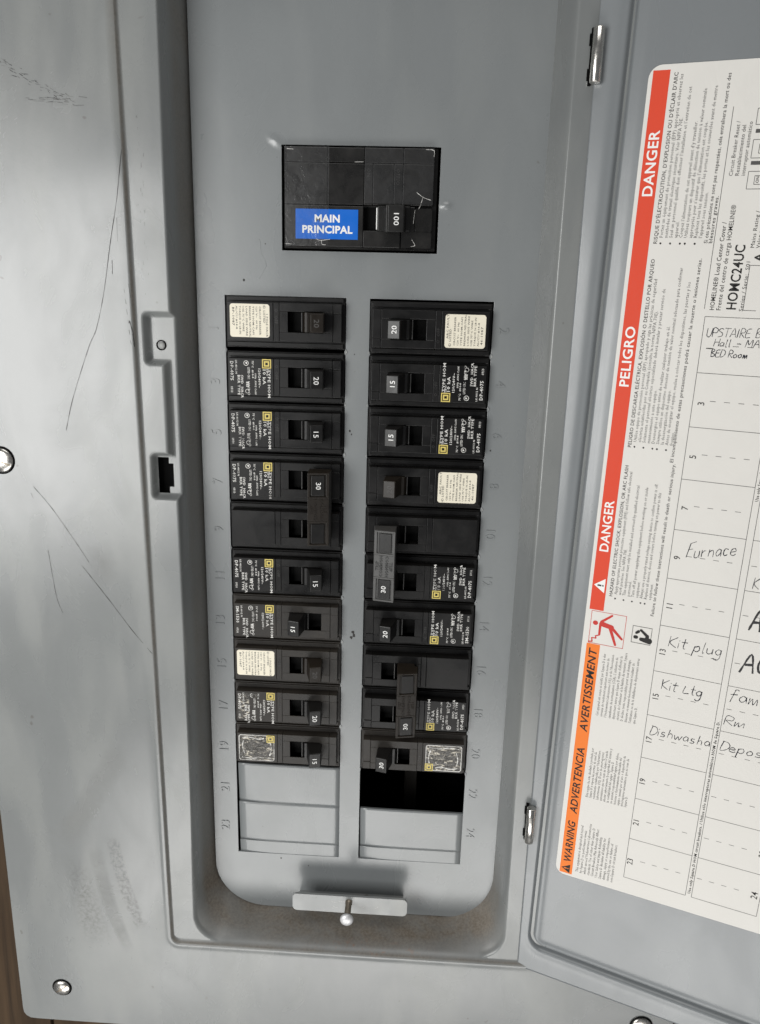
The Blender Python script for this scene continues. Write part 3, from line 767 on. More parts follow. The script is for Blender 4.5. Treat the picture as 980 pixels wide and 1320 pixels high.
def cream_meshes(var):
    bm = bmesh.new(); a, b, c, d = ((3.5, 4.4, 22.6, 19.9) if var != 3 else (3.0, 4.6, 23.2, 19.2))
    prism(bm, rrect(bx(a), by(b), bx(c), by(d), 1.3, 4), 4.95, 5.12)
    st = newmesh(bm, M_cream, 'sticker')
    items = [(s, x-(0.3 if var == 3 else 0), z, ya, yb-(0.8*((i*7+var*3) % 3))) for i, (s, x, z, ya, yb) in enumerate(CREAM)]
    if var == 2: items = [(s.replace('BP-1087', '46-1087').replace('1 POLE HACR', 'ARC FAULT'), x, z, ya, yb) for s, x, z, ya, yb in items]
    vs, fs = text_data(face_text(items), 5.16); tx = bpy.data.meshes.new('sticker_print'); tx.from_pydata([tuple(v) for v in vs], [], fs); tx.materials.append(M_body)
    return st, tx
CR = {v: cream_meshes(v) for v in (1, 2, 3)}
def foil_mesh():
    bm = bmesh.new(); prism(bm, rrect(bx(3.0), by(4.6), bx(22.6), by(20.2), 1.2, 4), 4.95, 5.10); 
    return newmesh(bm, M_foil, 'worn_sticker')
def foil_glints():
    bm = bmesh.new(); pts = rrect(bx(3.1), by(4.7), bx(22.5), by(20.1), 1.2, 4); pts.append(pts[0])
    ribbon(bm, pts, 0.26, 5.13, 0.4)
    for p in ([(5, 6.5), (9, 6), (14, 7), (17, 6.2)], [(4.5, 18.4), (10, 19), (16, 18.2), (21, 18.8)], [(5.5, 8), (5, 12), (6, 16)], [(20.5, 9), (21, 13), (20, 17)]):
        ribbon(bm, crom([(bx(a_), by(b_)) for a_, b_ in p], 5), 0.4, 5.14, 0.45)  # streak highlights of the crinkles laid on as pale ribbons
    return newmesh(bm, M_wprint, 'sticker_edge_glints')
ME_foile = foil_glints()
ME_foil = foil_mesh()
def half_foil():
    bm = bmesh.new(); prism(bm, rrect(bx(3.0), by(4.8), bx(9.2), by(20.4), 1.2, 4), 4.95, 5.05)
    flat(bm, [(bx(10.6), by(4.7)), (bx(13.5), by(4.9)), (bx(13.1), by(7.5)), (bx(11), by(7))], 5.10); return newmesh(bm, M_foil, 'worn_sticker')
ME_hfoil = half_foil()
NUMS = {}
def part(name, me, parent, loc=None, **k):
    o = bpy.data.objects.new(name, me)
    if loc: o.location = loc
    return link(o, parent, **k)
def place_root(name, side, cy, label, cat, group):
    cx = 29.35 if side == 'L' else 70.1+29.35
    r = empty(name, V(cx, cy, 0), label, cat, group)
    if side == 'R': r.rotation_euler = (0, math.pi, 0)
    return r
def breaker(side, row, amps, style, on, label, brown=False, body=0, dy=0.0):
    r = place_root('circuit_breaker', side, row*P_+12.7+dy, label, 'circuit breaker', 'single pole breakers in two columns')
    part('body', ME_body[body], r); part('switch_well', ME_well, r)
    h = part('handle', ME_lug[(on, brown)], r); part('handle_ridge', ME_ridge[on], h)
    key = (amps, on, brown)
    if key not in NUMS: NUMS[key] = num_mesh(amps, on, M_body if brown else M_white)
    part('amp_number', NUMS[key], h)
    part('raised_lettering', ME_oo, r)
    if style in ('print', 'print2', 'worn'):
        part('spec_print', M_SPEC[1 if style == 'print2' else 0], r); part('square_logo', M_LOGO, r)
    if style == 'worn': part('worn_sticker', ME_hfoil, r)
    if style.startswith('cream'):
        st, tx = CR[int(style[-1])]; s = part('sticker', st, r); part('sticker_print', tx, s)
    if style == 'foil': part('sticker_edge_glints', ME_foile, part('worn_sticker', ME_foil, r)); part('square_logo', M_LOGO, r, V(-0.3, 0.6, 0.09))
    return r
breaker('L', 0, '20', 'cream1', True, 'black breaker with cream sticker and brown handle, topmost in the left column', True, 0, -0.9)
breaker('L', 1, '20', 'print', True, 'black 20 amp breaker with white print, second from top in left column beside stamped 3')
breaker('L', 2, '15', 'print', True, 'black 15 amp breaker with white print, third from top in left column beside stamped 5')
breaker('L', 5, '15', 'print', True, 'black 15 amp breaker just under the left column tied pair, handle switched right')
breaker('L', 6, '15', 'print2', False, 'black 15 amp breaker, the only one of the left column flipped left', body=1)
breaker('L', 7, '20', 'cream3', True, 'black breaker with cream sticker in the lower left column, dark unmarked handle', True, body=1)
breaker('L', 8, '20', 'worn', True, 'dusty 20 amp breaker with half worn shiny print, second from bottom of left column', body=1)
breaker('L', 9, '15', 'foil', True, 'dusty 15 amp breaker with crinkled shiny sticker, lowest in the left column', body=1)
breaker('R', 0, '20', 'cream2', True, 'black 20 amp breaker with cream sticker and grey handle face, topmost in right column', dy=0.3)
breaker('R', 1, '15', 'print', True, 'black 15 amp breaker with white print, second from top in right column')
breaker('R', 2, '15', 'print', True, 'black 15 amp breaker with white print, third from top in the right column')
breaker('R', 3, '20', 'cream2', True, 'black breaker with cream sticker and brown handle, fourth in the right column', True)
breaker('R', 6, '20', 'print2', True, 'black 20 amp breaker with white print between the two tied pairs of the right column')
breaker('R', 9, '30', 'foil', True, 'black 30 amp breaker with crinkled shiny sticker, just above the open black slot', body=1)

def double(side, row, on, labelled_first, label, brown):
    r = place_root('double_circuit_breaker', side, (row+1)*P_, label, 'double breaker', 'double pole breakers with tied handles')
    for k, s in ((0, -1), (1, 1)):
        loc = V(0, s*P_/2, 0)
        part('body', ME_body[0], r, loc); part('switch_well', ME_well, r, loc)
        part('handle_ridge', ME_ridge[on], r, loc)
        if k == 0: part('spec_print', M_SPEC[0], r, loc); part('square_logo', M_LOGO, r, loc)
    bm = bmesh.new()
    xa, xb = (42.6, 53.2) if on else (29.0, 39.4)
    b0, b1 = (40.5, 49.5) if on else (31, 40)
    ya, yb = 5.4-P_, 17.6                                     # local y measured from first cell, pair centre at 0
    def yy(v): return v-P_-12.7+12.7
    Y_a, Y_b = 5.6-P_, 42.7-P_
    for s in (-1, 1):
        prism(bm, rect(bx(b0), s*P_/2-4.8, bx(b1), s*P_/2+4.6), 1.5, 14.5, 0.2, 2, frustum=rect(bx(xa+1), s*P_/2-4.8, bx(xb-1), s*P_/2+4.6))
    hd = bm_obj('handle', bm, M_lugb if brown else M_lug, r)
    bm = bmesh.new(); prism(bm, rect(bx(xa-0.3), Y_a-0.2, bx(xb+0.3), Y_b+0.2), 8.5, 16.2, 0.35, 2, frustum=rect(bx(xa), Y_a, bx(xb), Y_b))
    sl = 0.20 if on else -0.20; xmt = bx((xa+xb)/2)*MM
    # rims round the two windows, and the raised web between them
    wins = ((Y_a+0.9, Y_a+12.0), (Y_b-11.8, Y_b-0.9))
    for wa, wb in wins:
        for p in ((xa+0.1, wa-0.9, xb-0.1, wa), (xa+0.1, wb, xb-0.1, wb+0.8), (xa+0.1, wa, xa+1.3, wb), (xb-1.5, wa, xb-0.1, wb)):
            box(bm, bx(p[0]), p[1], 16.0, bx(p[2]), p[3], 17.0, 0.15)
    box(bm, bx(xa+0.15), wins[0][1]+0.85, 16.0, bx(xb-0.15), wins[1][0]-0.95, 16.9, 0.15)
    def tilt(bm_):
        for v in bm_.verts:
            if -v.co.y > 0.0125: v.co.y += sl*(v.co.x-xmt)
    tilt(bm)
    bm_obj('tie_bar', bm, M_lugb if brown else M_tie, hd)
    bm = bmesh.new()
    for wa, wb in wins: box(bm, bx(xa+1.9), wa+0.5, 15.8, bx(xb-2.4), wb-0.5, 16.9, 0.2)
    tilt(bm)
    bm_obj('handle_tip', bm, M_lug, hd)
    cx = (xa+xb)/2
    t1 = text_obj('amp_number', [('30', bx(cx-1.1), (wins[0][0]+wins[0][1])/2, 3.3, 'D', 1.12, 0.02, 'CENTER')], 16.96, M_white, hd, res=3)
    ym = (wins[0][1]+wins[1][0])/2
    t2 = text_obj('tie_lettering', [('COMMON', bx(cx-0.6), ym, 2.3, 'U', 1.0, 0.04, 'CENTER'), ('TRIP', bx(cx-2.6), ym, 2.3, 'U', 1.0, 0.04, 'CENTER'),
                               ('COMMON', bx(cx+0.8), ym, 2.3, 'D', 1.0, 0.04, 'CENTER'), ('TRIP', bx(cx+2.8), ym, 2.3, 'D', 1.0, 0.04, 'CENTER')], 17.0, M_tiel if not brown else M_lugb, hd, ext=0.12)
    for t_ in (t1, t2):
        for v in t_.data.vertices: v.co.y += sl*(v.co.x-xmt)
M_tie = plastic('tie_bar_plastic', (0.075, 0.075, 0.074), rough=0.42, dust=0.12)
M_tiel = simple('tie_bar_lettering', (0.012, 0.012, 0.012), 0.4)
double('L', 3, True, True, 'double breaker with brownish black tie bar, the only one in the left column', True)
double('R', 4, True, True, 'double breaker with grey tie bar at its left and raised trip lettering, right column', False)
double('R', 7, False, True, 'double breaker with dark brown tie bar switched right, low in the right column', True)

# ------------------------------------------------------------------ main breaker
mroot = empty('main_breaker', V(64, -44, 0), 'large black main breaker with blue sticker and 100 handle, alone above both columns', 'main breaker')
mo = Vector(mroot.location)
def ms(o): o.data.transform(Matrix.Translation(-mo)); return o
bm = bmesh.new()
box(bm, 28.6, -66.9, -34, 99.9, -22.2, -1.5, 0.5)
box(bm, 29.8, -66.0, -2, 49.45, -59.7, 3.0); box(bm, 49.6, -66.0, -2, 66.3, -59.7, 2.85); box(bm, 66.45, -66.0, -2, 84.0, -59.7, 3.0); box(bm, 84.15, -66.0, -2, 97.9, -59.7, 3.1)
box(bm, 29.8, -59.4, -2, 49.45, -41.8, 2.8); box(bm, 49.6, -59.4, -2, 66.3, -41.8, 2.5); box(bm, 66.45, -59.4, -2, 70.3, -41.8, 3.0)
box(bm, 70.45, -59.4, -2, 79.9, -41.8, 2.8); box(bm, 80.05, -59.4, -2, 84.0, -41.8, 3.0); box(bm, 84.15, -59.4, -2, 97.9, -41.8, 3.0)
box(bm, 29.8, -41.2, -2, 66.2, -23.3, 3.0)
box(bm, 66.35, -30.6, -2, 83.5, -23.3, 3.0); box(bm, 86.2, -41.2, -2, 90.0, -23.3, 2.9)
prism(bm, rrect(84.0, -30.5, 97.9, -23.3, 0.5), -2, 3.05, 0.2); prism(bm, rrect(90.1, -40.6, 97.9, -30.6, 1.0), -2, 3.2, 0.25)
ms(bm_obj('body', bm, M_main, mroot))
bm = bmesh.new(); flat(bm, rect(66.3, -41.2, 86.2, -30.7), -1.2); ms(bm_obj('switch_well', bm, M_slot, mroot))
bm = bmesh.new(); prism(bm, rect(72.8, -41.6, 88, -30.4), -1.3, 3.8, 0.6, 3)
prism(bm, rect(75.0, -41.0, 86.0, -30.4), 3, 12.5, 0.5, 3, frustum=rect(77.9, -41.2, 85.4, -29.4))
lg = ms(bm_obj('handle', bm, M_lug, mroot))
bm = bmesh.new(); box(bm, 77.3, -40.8, 5, 77.9, -29.6, 12.7, 0.15); ms(bm_obj('handle_ridge', bm, M_oo, lg))
bm = bmesh.new(); box(bm, 72.3, -40.6, -1.2, 72.8, -31.2, 3.6, 0.1); ms(bm_obj('indicator_stripe', bm, M_white, lg))
ms(text_obj('amp_number', [('100', 80.8, -35.3, 3.2, 'D', 1.2, 0.03, 'CENTER')], 12.56, M_white, lg, res=3))
bm = bmesh.new(); prism(bm, rect(34.9, -39.6, 63.9, -26.5), 2.95, 3.15); st = ms(bm_obj('blue_sticker', bm, M_blue, mroot))
ms(text_obj('sticker_lettering', [('MAIN', 49.6, -34.0, 4.5, 'R', 1.04, 0.16, 'CENTER'), ('PRINCIPAL', 49.6, -29.2, 4.5, 'R', 1.04, 0.16, 'CENTER')], 3.2, M_white, st, res=4))
ms(text_obj('raised_lettering', [('ON/I', 67.6, -57.5, 2.4, 'D', 1, 0, 'LEFT'), ('OFF/O', 81.0, -57.5, 2.4, 'D', 1, 0, 'LEFT')], 3.05, M_oo, mroot, ext=0.1))
bm = bmesh.new()
vs = []
tp = [(29.9, -66.0), (50.4, -66.2), (50.2, -23.6), (30.2, -23.3)]
flat(bm, tp, 3.32); flat(bm, [(66.5, -66.0), (98.0, -66.1), (98.0, -42.3), (66.6, -42.5)], 3.32)
ms(bm_obj('clear_tape', bm, M_tape, mroot))
bm = bmesh.new()
for P in ([(90.5, -47.5), (93.5, -45.5), (97, -44.3)], [(93.5, -45.5), (92.4, -42), (91.6, -40.4)], [(31, -65), (34, -64.8)], [(62, -59.9), (66, -60)], [(94, -65.5), (97.6, -65.2), (97.7, -62.5)],
          [(30.2, -24.2), (33, -24)], [(47, -25.8), (47.3, -24.2), (49, -24)], [(89, -27), (90.5, -24.6), (88.6, -24)], [(44.6, -26.6), (46.5, -25.9), (51, -26.5)], [(90, -40), (89.4, -34)]):
    bm = bmesh.new(); ribbon(bm, crom(P, 4), 0.15, 3.36, 0.3); ms(bm_obj('scratch', bm, M_wprint, mroot))

# ------------------------------------------------------------------ door, swung open about its hinge
TH = math.radians(19.876)
door = empty('panel_door', V(162.3, 360, 22.6), 'open grey steel door on the right, hinged to the cover, with a large paper label', 'panel door')
door.rotation_euler = (0, 0, -TH)
# door-local: s to the right, y down, n toward the room; origin at hinge foot
def DL(s, y, n): return V(s, y-360, n)
def dl_fix(o): o.data.transform(Matrix.Translation(V(0, -360, 0))); return o     # meshes drawn with y from the plate datum
SK = 0.0157
def door_h(s, y):
    sg = s+SK*(y-0)            # the pressed groove runs a touch out of parallel
    d = sd_rr(sg, y-0.030*s, 11.4, -152, 187, 343.2, 7)
    g = -3.2*np.exp(-((d+0.1)/1.15)**2) - 0.55*sstep(1.0, -2.5, d) - 0.5*np.exp(-((d-2.2)/2.5)**2)-0.4*np.exp(-((d+3.0)/2.0)**2)
    return g+0.10*np.sin(s*0.05+0.4)*np.cos(y*0.03)
gs = lines([(0, 3, 0.75), (3, 26, 0.5), (26, 168, 4), (168, 196, 1.0)]); gd = lines([(-164, -130, 1.5), (-130, 330, 3), (330, 356, 0.5), (356, 359.4, 0.85)])
S_, Y_ = np.meshgrid(gs, gd); Hd = door_h(S_, Y_)
Yb = Y_+np.where(Y_ > 300, 0.030*S_*(Y_-300)/60, 0)
Sb = S_.copy()
# small corner radius
for cy, sg in ((359.4, 1), (-164, -1)):
    m_ = (S_ < 3) & (np.abs(Y_-cy) < 3); dx = 3-S_; dy = 3-np.abs(Y_-cy); mxx = np.maximum(dx, dy); ln = np.hypot(dx, dy)+1e-9
    Sb = np.where(m_, 3-dx*mxx/ln, Sb); Yb = np.where(m_, Yb+sg*((3-np.abs(Y_-cy))*(mxx/ln-1)), Yb)
co = np.stack([Sb*MM, -Hd*MM, -Yb*MM], -1).reshape(-1, 3)
n1, n2 = S_.shape; idx = np.arange(n1*n2).reshape(n1, n2)
F = np.stack([idx[:-1, :-1], idx[1:, :-1], idx[1:, 1:], idx[:-1, 1:]], -1).reshape(-1, 4)
per = list(idx[0, :])+list(idx[1:, -1])+list(idx[-1, -2::-1])+list(idx[-2:0:-1, 0])
nb = len(co); lo = co[per].copy(); lo[:, 1] += 0.0014; co = np.vstack([co, lo]); m = len(per)
F2 = np.array([(per[i], per[(i+1) % m], nb+(i+1) % m, nb+i) for i in range(m)])
me = np_mesh('door_sheet', co, np.vstack([F, F2]), M_door)
sm = np.ones(len(F)+len(F2), bool); sm[len(F):] = False; me.polygons.foreach_set('use_smooth', sm)
ds = dl_fix(link(bpy.data.objects.new('door_sheet', me), door))

# paper label; local frame a right, b down, origin at the directory table's top left corner
lab = bpy.data.objects.new('circuit_directory_label', None)
bm = bmesh.new(); prism(bm, rrect(-34.2, -96.6, 72, 288.8, 5, 6), -0.2, 0.0)
lab = bm_obj('circuit_directory_label', bm, M_paper, door, label='white paper warning label with a red and orange band and handwritten circuit table')
lab.location = DL(54.4, 3.5, -0.30); lab.rotation_euler = (0, SK, 0)
# rotation about local Y: positive turns x toward -z (down)
def lt(name, items, mat, res=1, h=0.06, slant=0.0): return text_obj(name, items, h, mat, lab, res=res, slant=slant)
bm = bmesh.new(); flat(bm, rect(-32.6, -94.6, -26.0, 138.0), 0.03); bm_obj('red_band', bm, M_red, lab)
bm = bmesh.new(); flat(bm, rect(-32.0, 155.6, -25.6, 287.6), 0.03); bm_obj('orange_band', bm, M_orange, lab)
def fit(s, x, y, size, length, bold=0.0, al='LEFT'):      # reads upward, fitted to a length in mm
    c = bpy.data.curves.new('t', 'FONT'); c.body = s; c.size = size; c.space_character = 1.06; o = bpy.data.objects.new('t', c); COL.objects.link(o)
    bpy.context.view_layer.update(); wd = o.dimensions.x; bpy.data.objects.remove(o); bpy.data.curves.remove(c)
    return (s, x, y, size, 'U', length/wd if wd else 1, bold, al)
lt('danger_heading', [fit('DANGER', -27.3, -47.0, 5.7, 24.8, 0.10), fit('PELIGRO', -27.3, 31.8, 5.7, 25.6, 0.10), fit('DANGER', -27.3, 108.8, 5.7, 24.4, 0.10)], M_white, 4)
lt('warning_heading', [fit('WARNING', -26.9, 280.8, 5.2, 24.6, 0.10), fit('ADVERTENCIA', -26.9, 250.8, 5.2, 38.2, 0.10), fit('AVERTISSEMENT', -26.9, 203.2, 5.2, 44.6, 0.10)], M_ink, 4, slant=0.18)
bm = bmesh.new(); flat(bm, [(-31.8, 125.4), (-26.8, 121.8), (-26.8, 129.0)], 0.06); bm_obj('warning_triangle', bm, M_white, lab)
bm = bmesh.new(); flat(bm, [(-31.2, 284.6), (-26.9, 282.0), (-26.9, 287.2)], 0.06); flat(bm, rect(-30.2, 125.0, -28.4, 125.8), 0.09); flat(bm, rect(-28.0, 125.0, -27.4, 125.8), 0.09)
bm_obj('warning_symbol', bm, M_ink, lab)
bm = bmesh.new(); flat(bm, rect(-29.9, 284.3, -28.5, 284.9), 0.09); flat(bm, rect(-28.1, 284.3, -27.6, 284.9), 0.09); bm_obj('warning_symbol_mark', bm, M_orange, lab)
lt('hazard_heading', [fit('RISQUE D\u2019\u00c9LECTROCUTION, D\u2019EXPLOSION OU D\u2019\u00c9CLAIR D\u2019ARC', -22.9, -28.5, 2.15, 64.8, 0.015),
    fit('PELIGRO DE DESCARGA EL\u00c9CTRICA, EXPLOSI\u00d3N O DESTELLO POR ARQUEO', -22.9, 58.3, 2.15, 80.6, 0.015),
    fit('HAZARD OF ELECTRIC SHOCK, EXPLOSION, OR ARC FLASH', -22.9, 130.0, 2.15, 63.2, 0.015)], M_ink, 2)
FR = ['Portez un \u00e9quipement de protection personnel (\u00c9PP) appropri\u00e9 et observez les', 'm\u00e9thodes de travail \u00e9lectrique s\u00e9curitaire. Voir NFPA 70E.', 'Seul un personnel qualifi\u00e9 doit effectuer l\u2019installation et l\u2019entretien de cet', 'appareil.',
      'Coupez l\u2019alimentation de cet appareil avant d\u2019y travailler.', 'Utilisez toujours un dispositif de d\u00e9tection de tension \u00e0 valeur nominale', 'appropri\u00e9e pour s\u2019assurer que l\u2019alimentation est coup\u00e9e.', 'Replacez tous les dispositifs, les portes et les couvercles avant de mettre', 'l\u2019appareil sous tension.']
ES = ['Utilice equipo de protecci\u00f3n personal (EPP) apropiado y siga las pr\u00e1cticas de seguridad', 'el\u00e9ctrica establecidas por su Compa\u00f1\u00eda (consulte la norma NFPA 70E).', 'Solamente el personal el\u00e9ctrico especializado deber\u00e1 instalar y prestar servicio de', 'mantenimiento a este equipo.',
      'Desenergice el equipo antes de realizar cualquier trabajo en \u00e9l.', 'Siempre utilice un dispositivo detector de tensi\u00f3n de valor nominal adecuado para confirmar', 'la desenergizaci\u00f3n del equipo.', 'Antes de energizar el equipo, vuelva a colocar todos los dispositivos, las puertas y los', 'frentes.']
EN = ['Apply appropriate personal protective equipment (PPE) and follow safe electrical', 'work practices. See NFPA 70E.', 'This equipment must only be installed and serviced by qualified electrical', 'personnel.',
      'Turn off all power supplying this equipment before working on or inside', 'equipment.', 'Always use a properly rated voltage sensing device to confirm power is off.', 'Replace all devices, doors and covers before turning on power to this', 'equipment.']
items = []; dots = bmesh.new()
for L_, b0, k_ in ((FR, -31.0, 0.84), (ES, 55.6, 0.87), (EN, 128.5, 0.79)):
    for i, s in enumerate(L_):
        aa = -20.9+i*1.92
        items.append((s, aa, b0, 1.95, 'U', 0.92*k_/0.84, 0.0, 'LEFT'))
        if i in (0, 2, 4, 5 if L_ is not EN else 6, 7): prism(dots, [(aa-0.6+0.42*math.cos(t), b0+2.2+0.42*math.sin(t)) for t in np.linspace(0, 5.5, 8)], 0.02, 0.06)
bm_obj('bullet', dots, M_ink, lab)
def para(lines_, a0, b0, da, size, sq): return [(s, a0+i*da, b0, size, 'U', sq, 0.0, 'LEFT') for i, s in enumerate(lines_)]
items += para(['This equipment is designed and tested', 'by Square D to performance levels', 'which exceed Underwriters Laboratories', 'standards. Use of other than Square D', 'Circuit Breakers May Adversely Affect', 'User Safety and Impair Reliability.', 'Square D disclaims all liability for', 'damage, injury or nonperformance', 'caused by the use or failure of', 'non-Square D circuit breakers.'], -22.6, 285.0, 1.95, 1.95, 0.88)
items += para(['Este equipo ha sido dise\u00f1ado y probado por', 'Square D y supera las normas de nivel de', 'rendimiento establecidas por Underwriters', 'Laboratories (UL). El uso de interruptores', 'autom\u00e1ticos que no sean de Square D puede', 'afectar adversamente la seguridad del usuario y', 'la confiabilidad del equipo. Square D', 'no asumir\u00e1 responsabilidad alguna por da\u00f1os,', 'lesiones o funcionamiento inadecuado del', 'equipo causado por el uso o desperfecto de', 'interruptores autom\u00e1ticos que no sean de', 'Square D.'], -22.4, 239.5, 1.72, 1.85, 0.80)
items += para(['Cet appareil est con\u00e7u et v\u00e9rifi\u00e9 par Square D \u00e0 des', 'niveaux de rendement sup\u00e9rieurs aux normes de', 'l\u2019Underwriters Laboratories (UL) et de l\u2019Association', 'canadienne de normalisation (CSA). L\u2019utilisation de', 'disjoncteurs autres que Square D risque d\u2019affecter la', 's\u00e9curit\u00e9 de l\u2019utilisateur et la fiabilit\u00e9 du mat\u00e9riel. Square', 'D d\u00e9cline toute responsabilit\u00e9 pour tout dommage,', 'blessure ou mauvais fonctionnement r\u00e9sultant de', 'l\u2019utilisation ou de la d\u00e9faillance de disjoncteurs autres', 'que Square D.'], -22.4, 193.0, 1.95, 1.85, 0.80)
lt('fine_print', items, M_body)
lt('hazard_footer', [fit('Failure to follow these instructions will result in death or serious injury.', -3.4, 136.3, 2.05, 72.5, 0.012), fit('El incumplimiento de estas precauciones podr\u00e1 causar la muerte o lesiones serias.', -4.4, 63.2, 2.05, 86.0, 0.012),
    fit('Si ces pr\u00e9cautions ne sont pas respect\u00e9es, cela entra\u00eenera la mort ou des', -3.2, -29.0, 2.05, 63.0, 0.012), fit('blessures graves.', -1.4, -29.0, 2.05, 18.0, 0.012)], M_ink, 2)
lt('model_heading', [fit('HOMELINE\u00ae Load Center Cover /', 3.0, -2.6, 2.5, 34.5, 0.02), fit('Frente del centro de carga HOMELINE\u00ae', 5.6, -2.6, 2.5, 41.0, 0.01), fit('Series / Serie:  S01', 14.0, -2.6, 2.1, 19.5),
    fit('Circuit Breaker Reset /', 2.6, -54.6, 2.1, 20.0), fit('Restablecimiento del', 4.9, -54.6, 2.1, 18.4), fit('interruptor autom\u00e1tico', 7.1, -54.6, 2.1, 19.6), fit('Mains Rating /', 14.6, -27.4, 2.1, 14.0), fit('Valor nominal', 16.7, -27.4, 2.1, 13.0)], M_ink, 2)
lt('model_number', [fit('HOMC24UC', 11.3, -3.0, 5.3, 25.2, 0.09), fit('A', 18.4, -22.3, 4.4, 3.2, 0.1)], M_ink, 4)
# circuit table
bm = bmesh.new(); lw = 0.22
def hl(a0, a1, b): flat(bm, rect(a0, b-lw/2, a1, b+lw/2), 0.05)
def vl(a, b0, b1): flat(bm, rect(a-lw/2, b0, a+lw/2, b1), 0.055)
RP = 23.3
for k in range(13): hl(0, 29.8, k*RP); hl(32.6, 62.2, k*RP)
for a_ in (0, 29.8, 32.6, 62.2): vl(a_, 0, 12*RP)
vl(-0.7, -80, -3.0)
for k in range(12):
    for c0 in (0, 32.6):
        n = 4
        for i in range(n): hl(c0+(6.8 if c0 == 0 else 1.0)+i*5.6, c0+(6.8 if c0 == 0 else 1.0)+i*5.6+2.3, k*RP+RP/2)
for x0, y0, x1, y1 in ((14.1, -20.8, 19.0, -3.1), (8.3, -56.2, 15.5, -49.7), (8.3, -67.8, 15.5, -61.1), (8.3, -79, 15.5, -73.2), (10.8, -54.6, 13.2, -51.4), (10.8, -66.2, 13.2, -62.8), (10.8, -77.6, 13.2, -74.6)):
    hl(x0, x1, y0); hl(x0, x1, y1); vl(x0, y0, y1)
flat(bm, rect(8.6, -60.0, 15.5, -58.6), 0.05); flat(bm, rect(8.6, -71.6, 15.5, -70.2), 0.05)
bm_obj('table_lines', bm, M_body, lab)
items = [(str(2*k+1), 4.9-0.15*k, k*RP+RP/2+(2.2 if k < 5 else 3.4), 3.9, 'U', 0.92, 0.02, 'LEFT') for k in range(12)]
items += [(str(2*k+2), 61.0, k*RP+RP/2+(1.2 if k < 4 else 2.4), 4.2, 'U', 0.92, 0.02, 'LEFT') for k in range(12)]
items += [('ON', 12.4, -51.9, 1.5, 'U', 1, 0.02, 'LEFT'), ('ON', 12.4, -63.4, 1.5, 'U', 1, 0.02, 'LEFT'), ('OFF', 12.4, -74.7, 1.5, 'U', 0.8, 0.02, 'LEFT')]
lt('circuit_number', items, M_ink, 3)
side = 'Use only Square D HOM circuit breakers. / Utilice s\u00f3lo interruptores autom\u00e1ticos HOM de Square D.'
lt('gutter_text', [fit(side, 31.9, 278.0, 1.9, 96, 0.03), fit(side, 31.9, 76.0, 1.9, 74, 0.03)], M_ink, 1)
# pictograms: falling figure in red, worker with visor in black
def capsule(bm, p, q, r0, r1, h):
    dx, dy = q[0]-p[0], q[1]-p[1]; a = math.atan2(dy, dx); pts = []
    for i in range(7): t = a+math.pi/2+math.pi*i/6; pts.append((p[0]+r0*math.cos(t), p[1]+r0*math.sin(t)))
    for i in range(7): t = a-math.pi/2+math.pi*i/6; pts.append((q[0]+r1*math.cos(t), q[1]+r1*math.sin(t)))
    flat(bm, pts, h)
bm = bmesh.new(); hh = [0.05]
def cap(p, q, r0, r1): hh[0] += 0.004; capsule(bm, p, q, r0, r1, hh[0])
A0, B0 = -31.6, 138.6                         # picture box 16.2 x 16.4
def pq(u, v): return (A0+u*16.4, B0+v*16.6)
for p, q in ((pq(0.02, 0.0), pq(1, 0.0)), (pq(1, 0), pq(1, 1)), (pq(0.02, 1), pq(1, 1)), (pq(0.02, 0), pq(0.02, 1))): cap(p, q, 0.12, 0.12)
cap(pq(0.15, 0.36), pq(0.16, 0.36), 1.15, 1.15)
cap(pq(0.34, 0.36), pq(0.62, 0.42), 1.25, 1.15)
cap(pq(0.32, 0.30), pq(0.60, 0.06), 0.62, 0.5); cap(pq(0.30, 0.36), pq(0.30, 0.70), 0.6, 0.5)
cap(pq(0.62, 0.42), pq(0.94, 0.72), 0.75, 0.55); cap(pq(0.58, 0.44), pq(0.78, 0.93), 0.75, 0.55)
for p, q in ((pq(0.30, 0.72), pq(0.20, 0.76)), (pq(0.20, 0.76), pq(0.22, 0.83)), (pq(0.22, 0.83), pq(0.10, 0.84)), (pq(0.10, 0.84), pq(0.12, 0.95)), (pq(0.12, 0.95), pq(0.02, 0.97))): cap(p, q, 0.28, 0.28)
bm_obj('shock_pictogram', bm, M_dred, lab)
bm = bmesh.new(); A0, B0 = -11.8, 142.4
def pq(u, v): return (A0+u*8.6, B0+v*8.4)
for p, q in ((pq(0, 0), pq(1, 0)), (pq(1, 0), pq(1, 1)), (pq(0, 1), pq(1, 1)), (pq(0, 0), pq(0, 1))): cap(p, q, 0.1, 0.1)
cap(pq(0.18, 0.66), pq(0.24, 0.66), 0.85, 0.85); cap(pq(0.5, 0.74), pq(0.92, 0.78), 0.9, 1.4); cap(pq(0.44, 0.2), pq(0.8, 0.5), 0.55, 0.7); cap(pq(0.22, 0.4), pq(0.32, 0.3), 0.6, 0.7); cap(pq(0.8, 0.5), pq(0.8, 0.8), 0.8, 0.8)
bm_obj('visor_pictogram', bm, M_ink, lab)
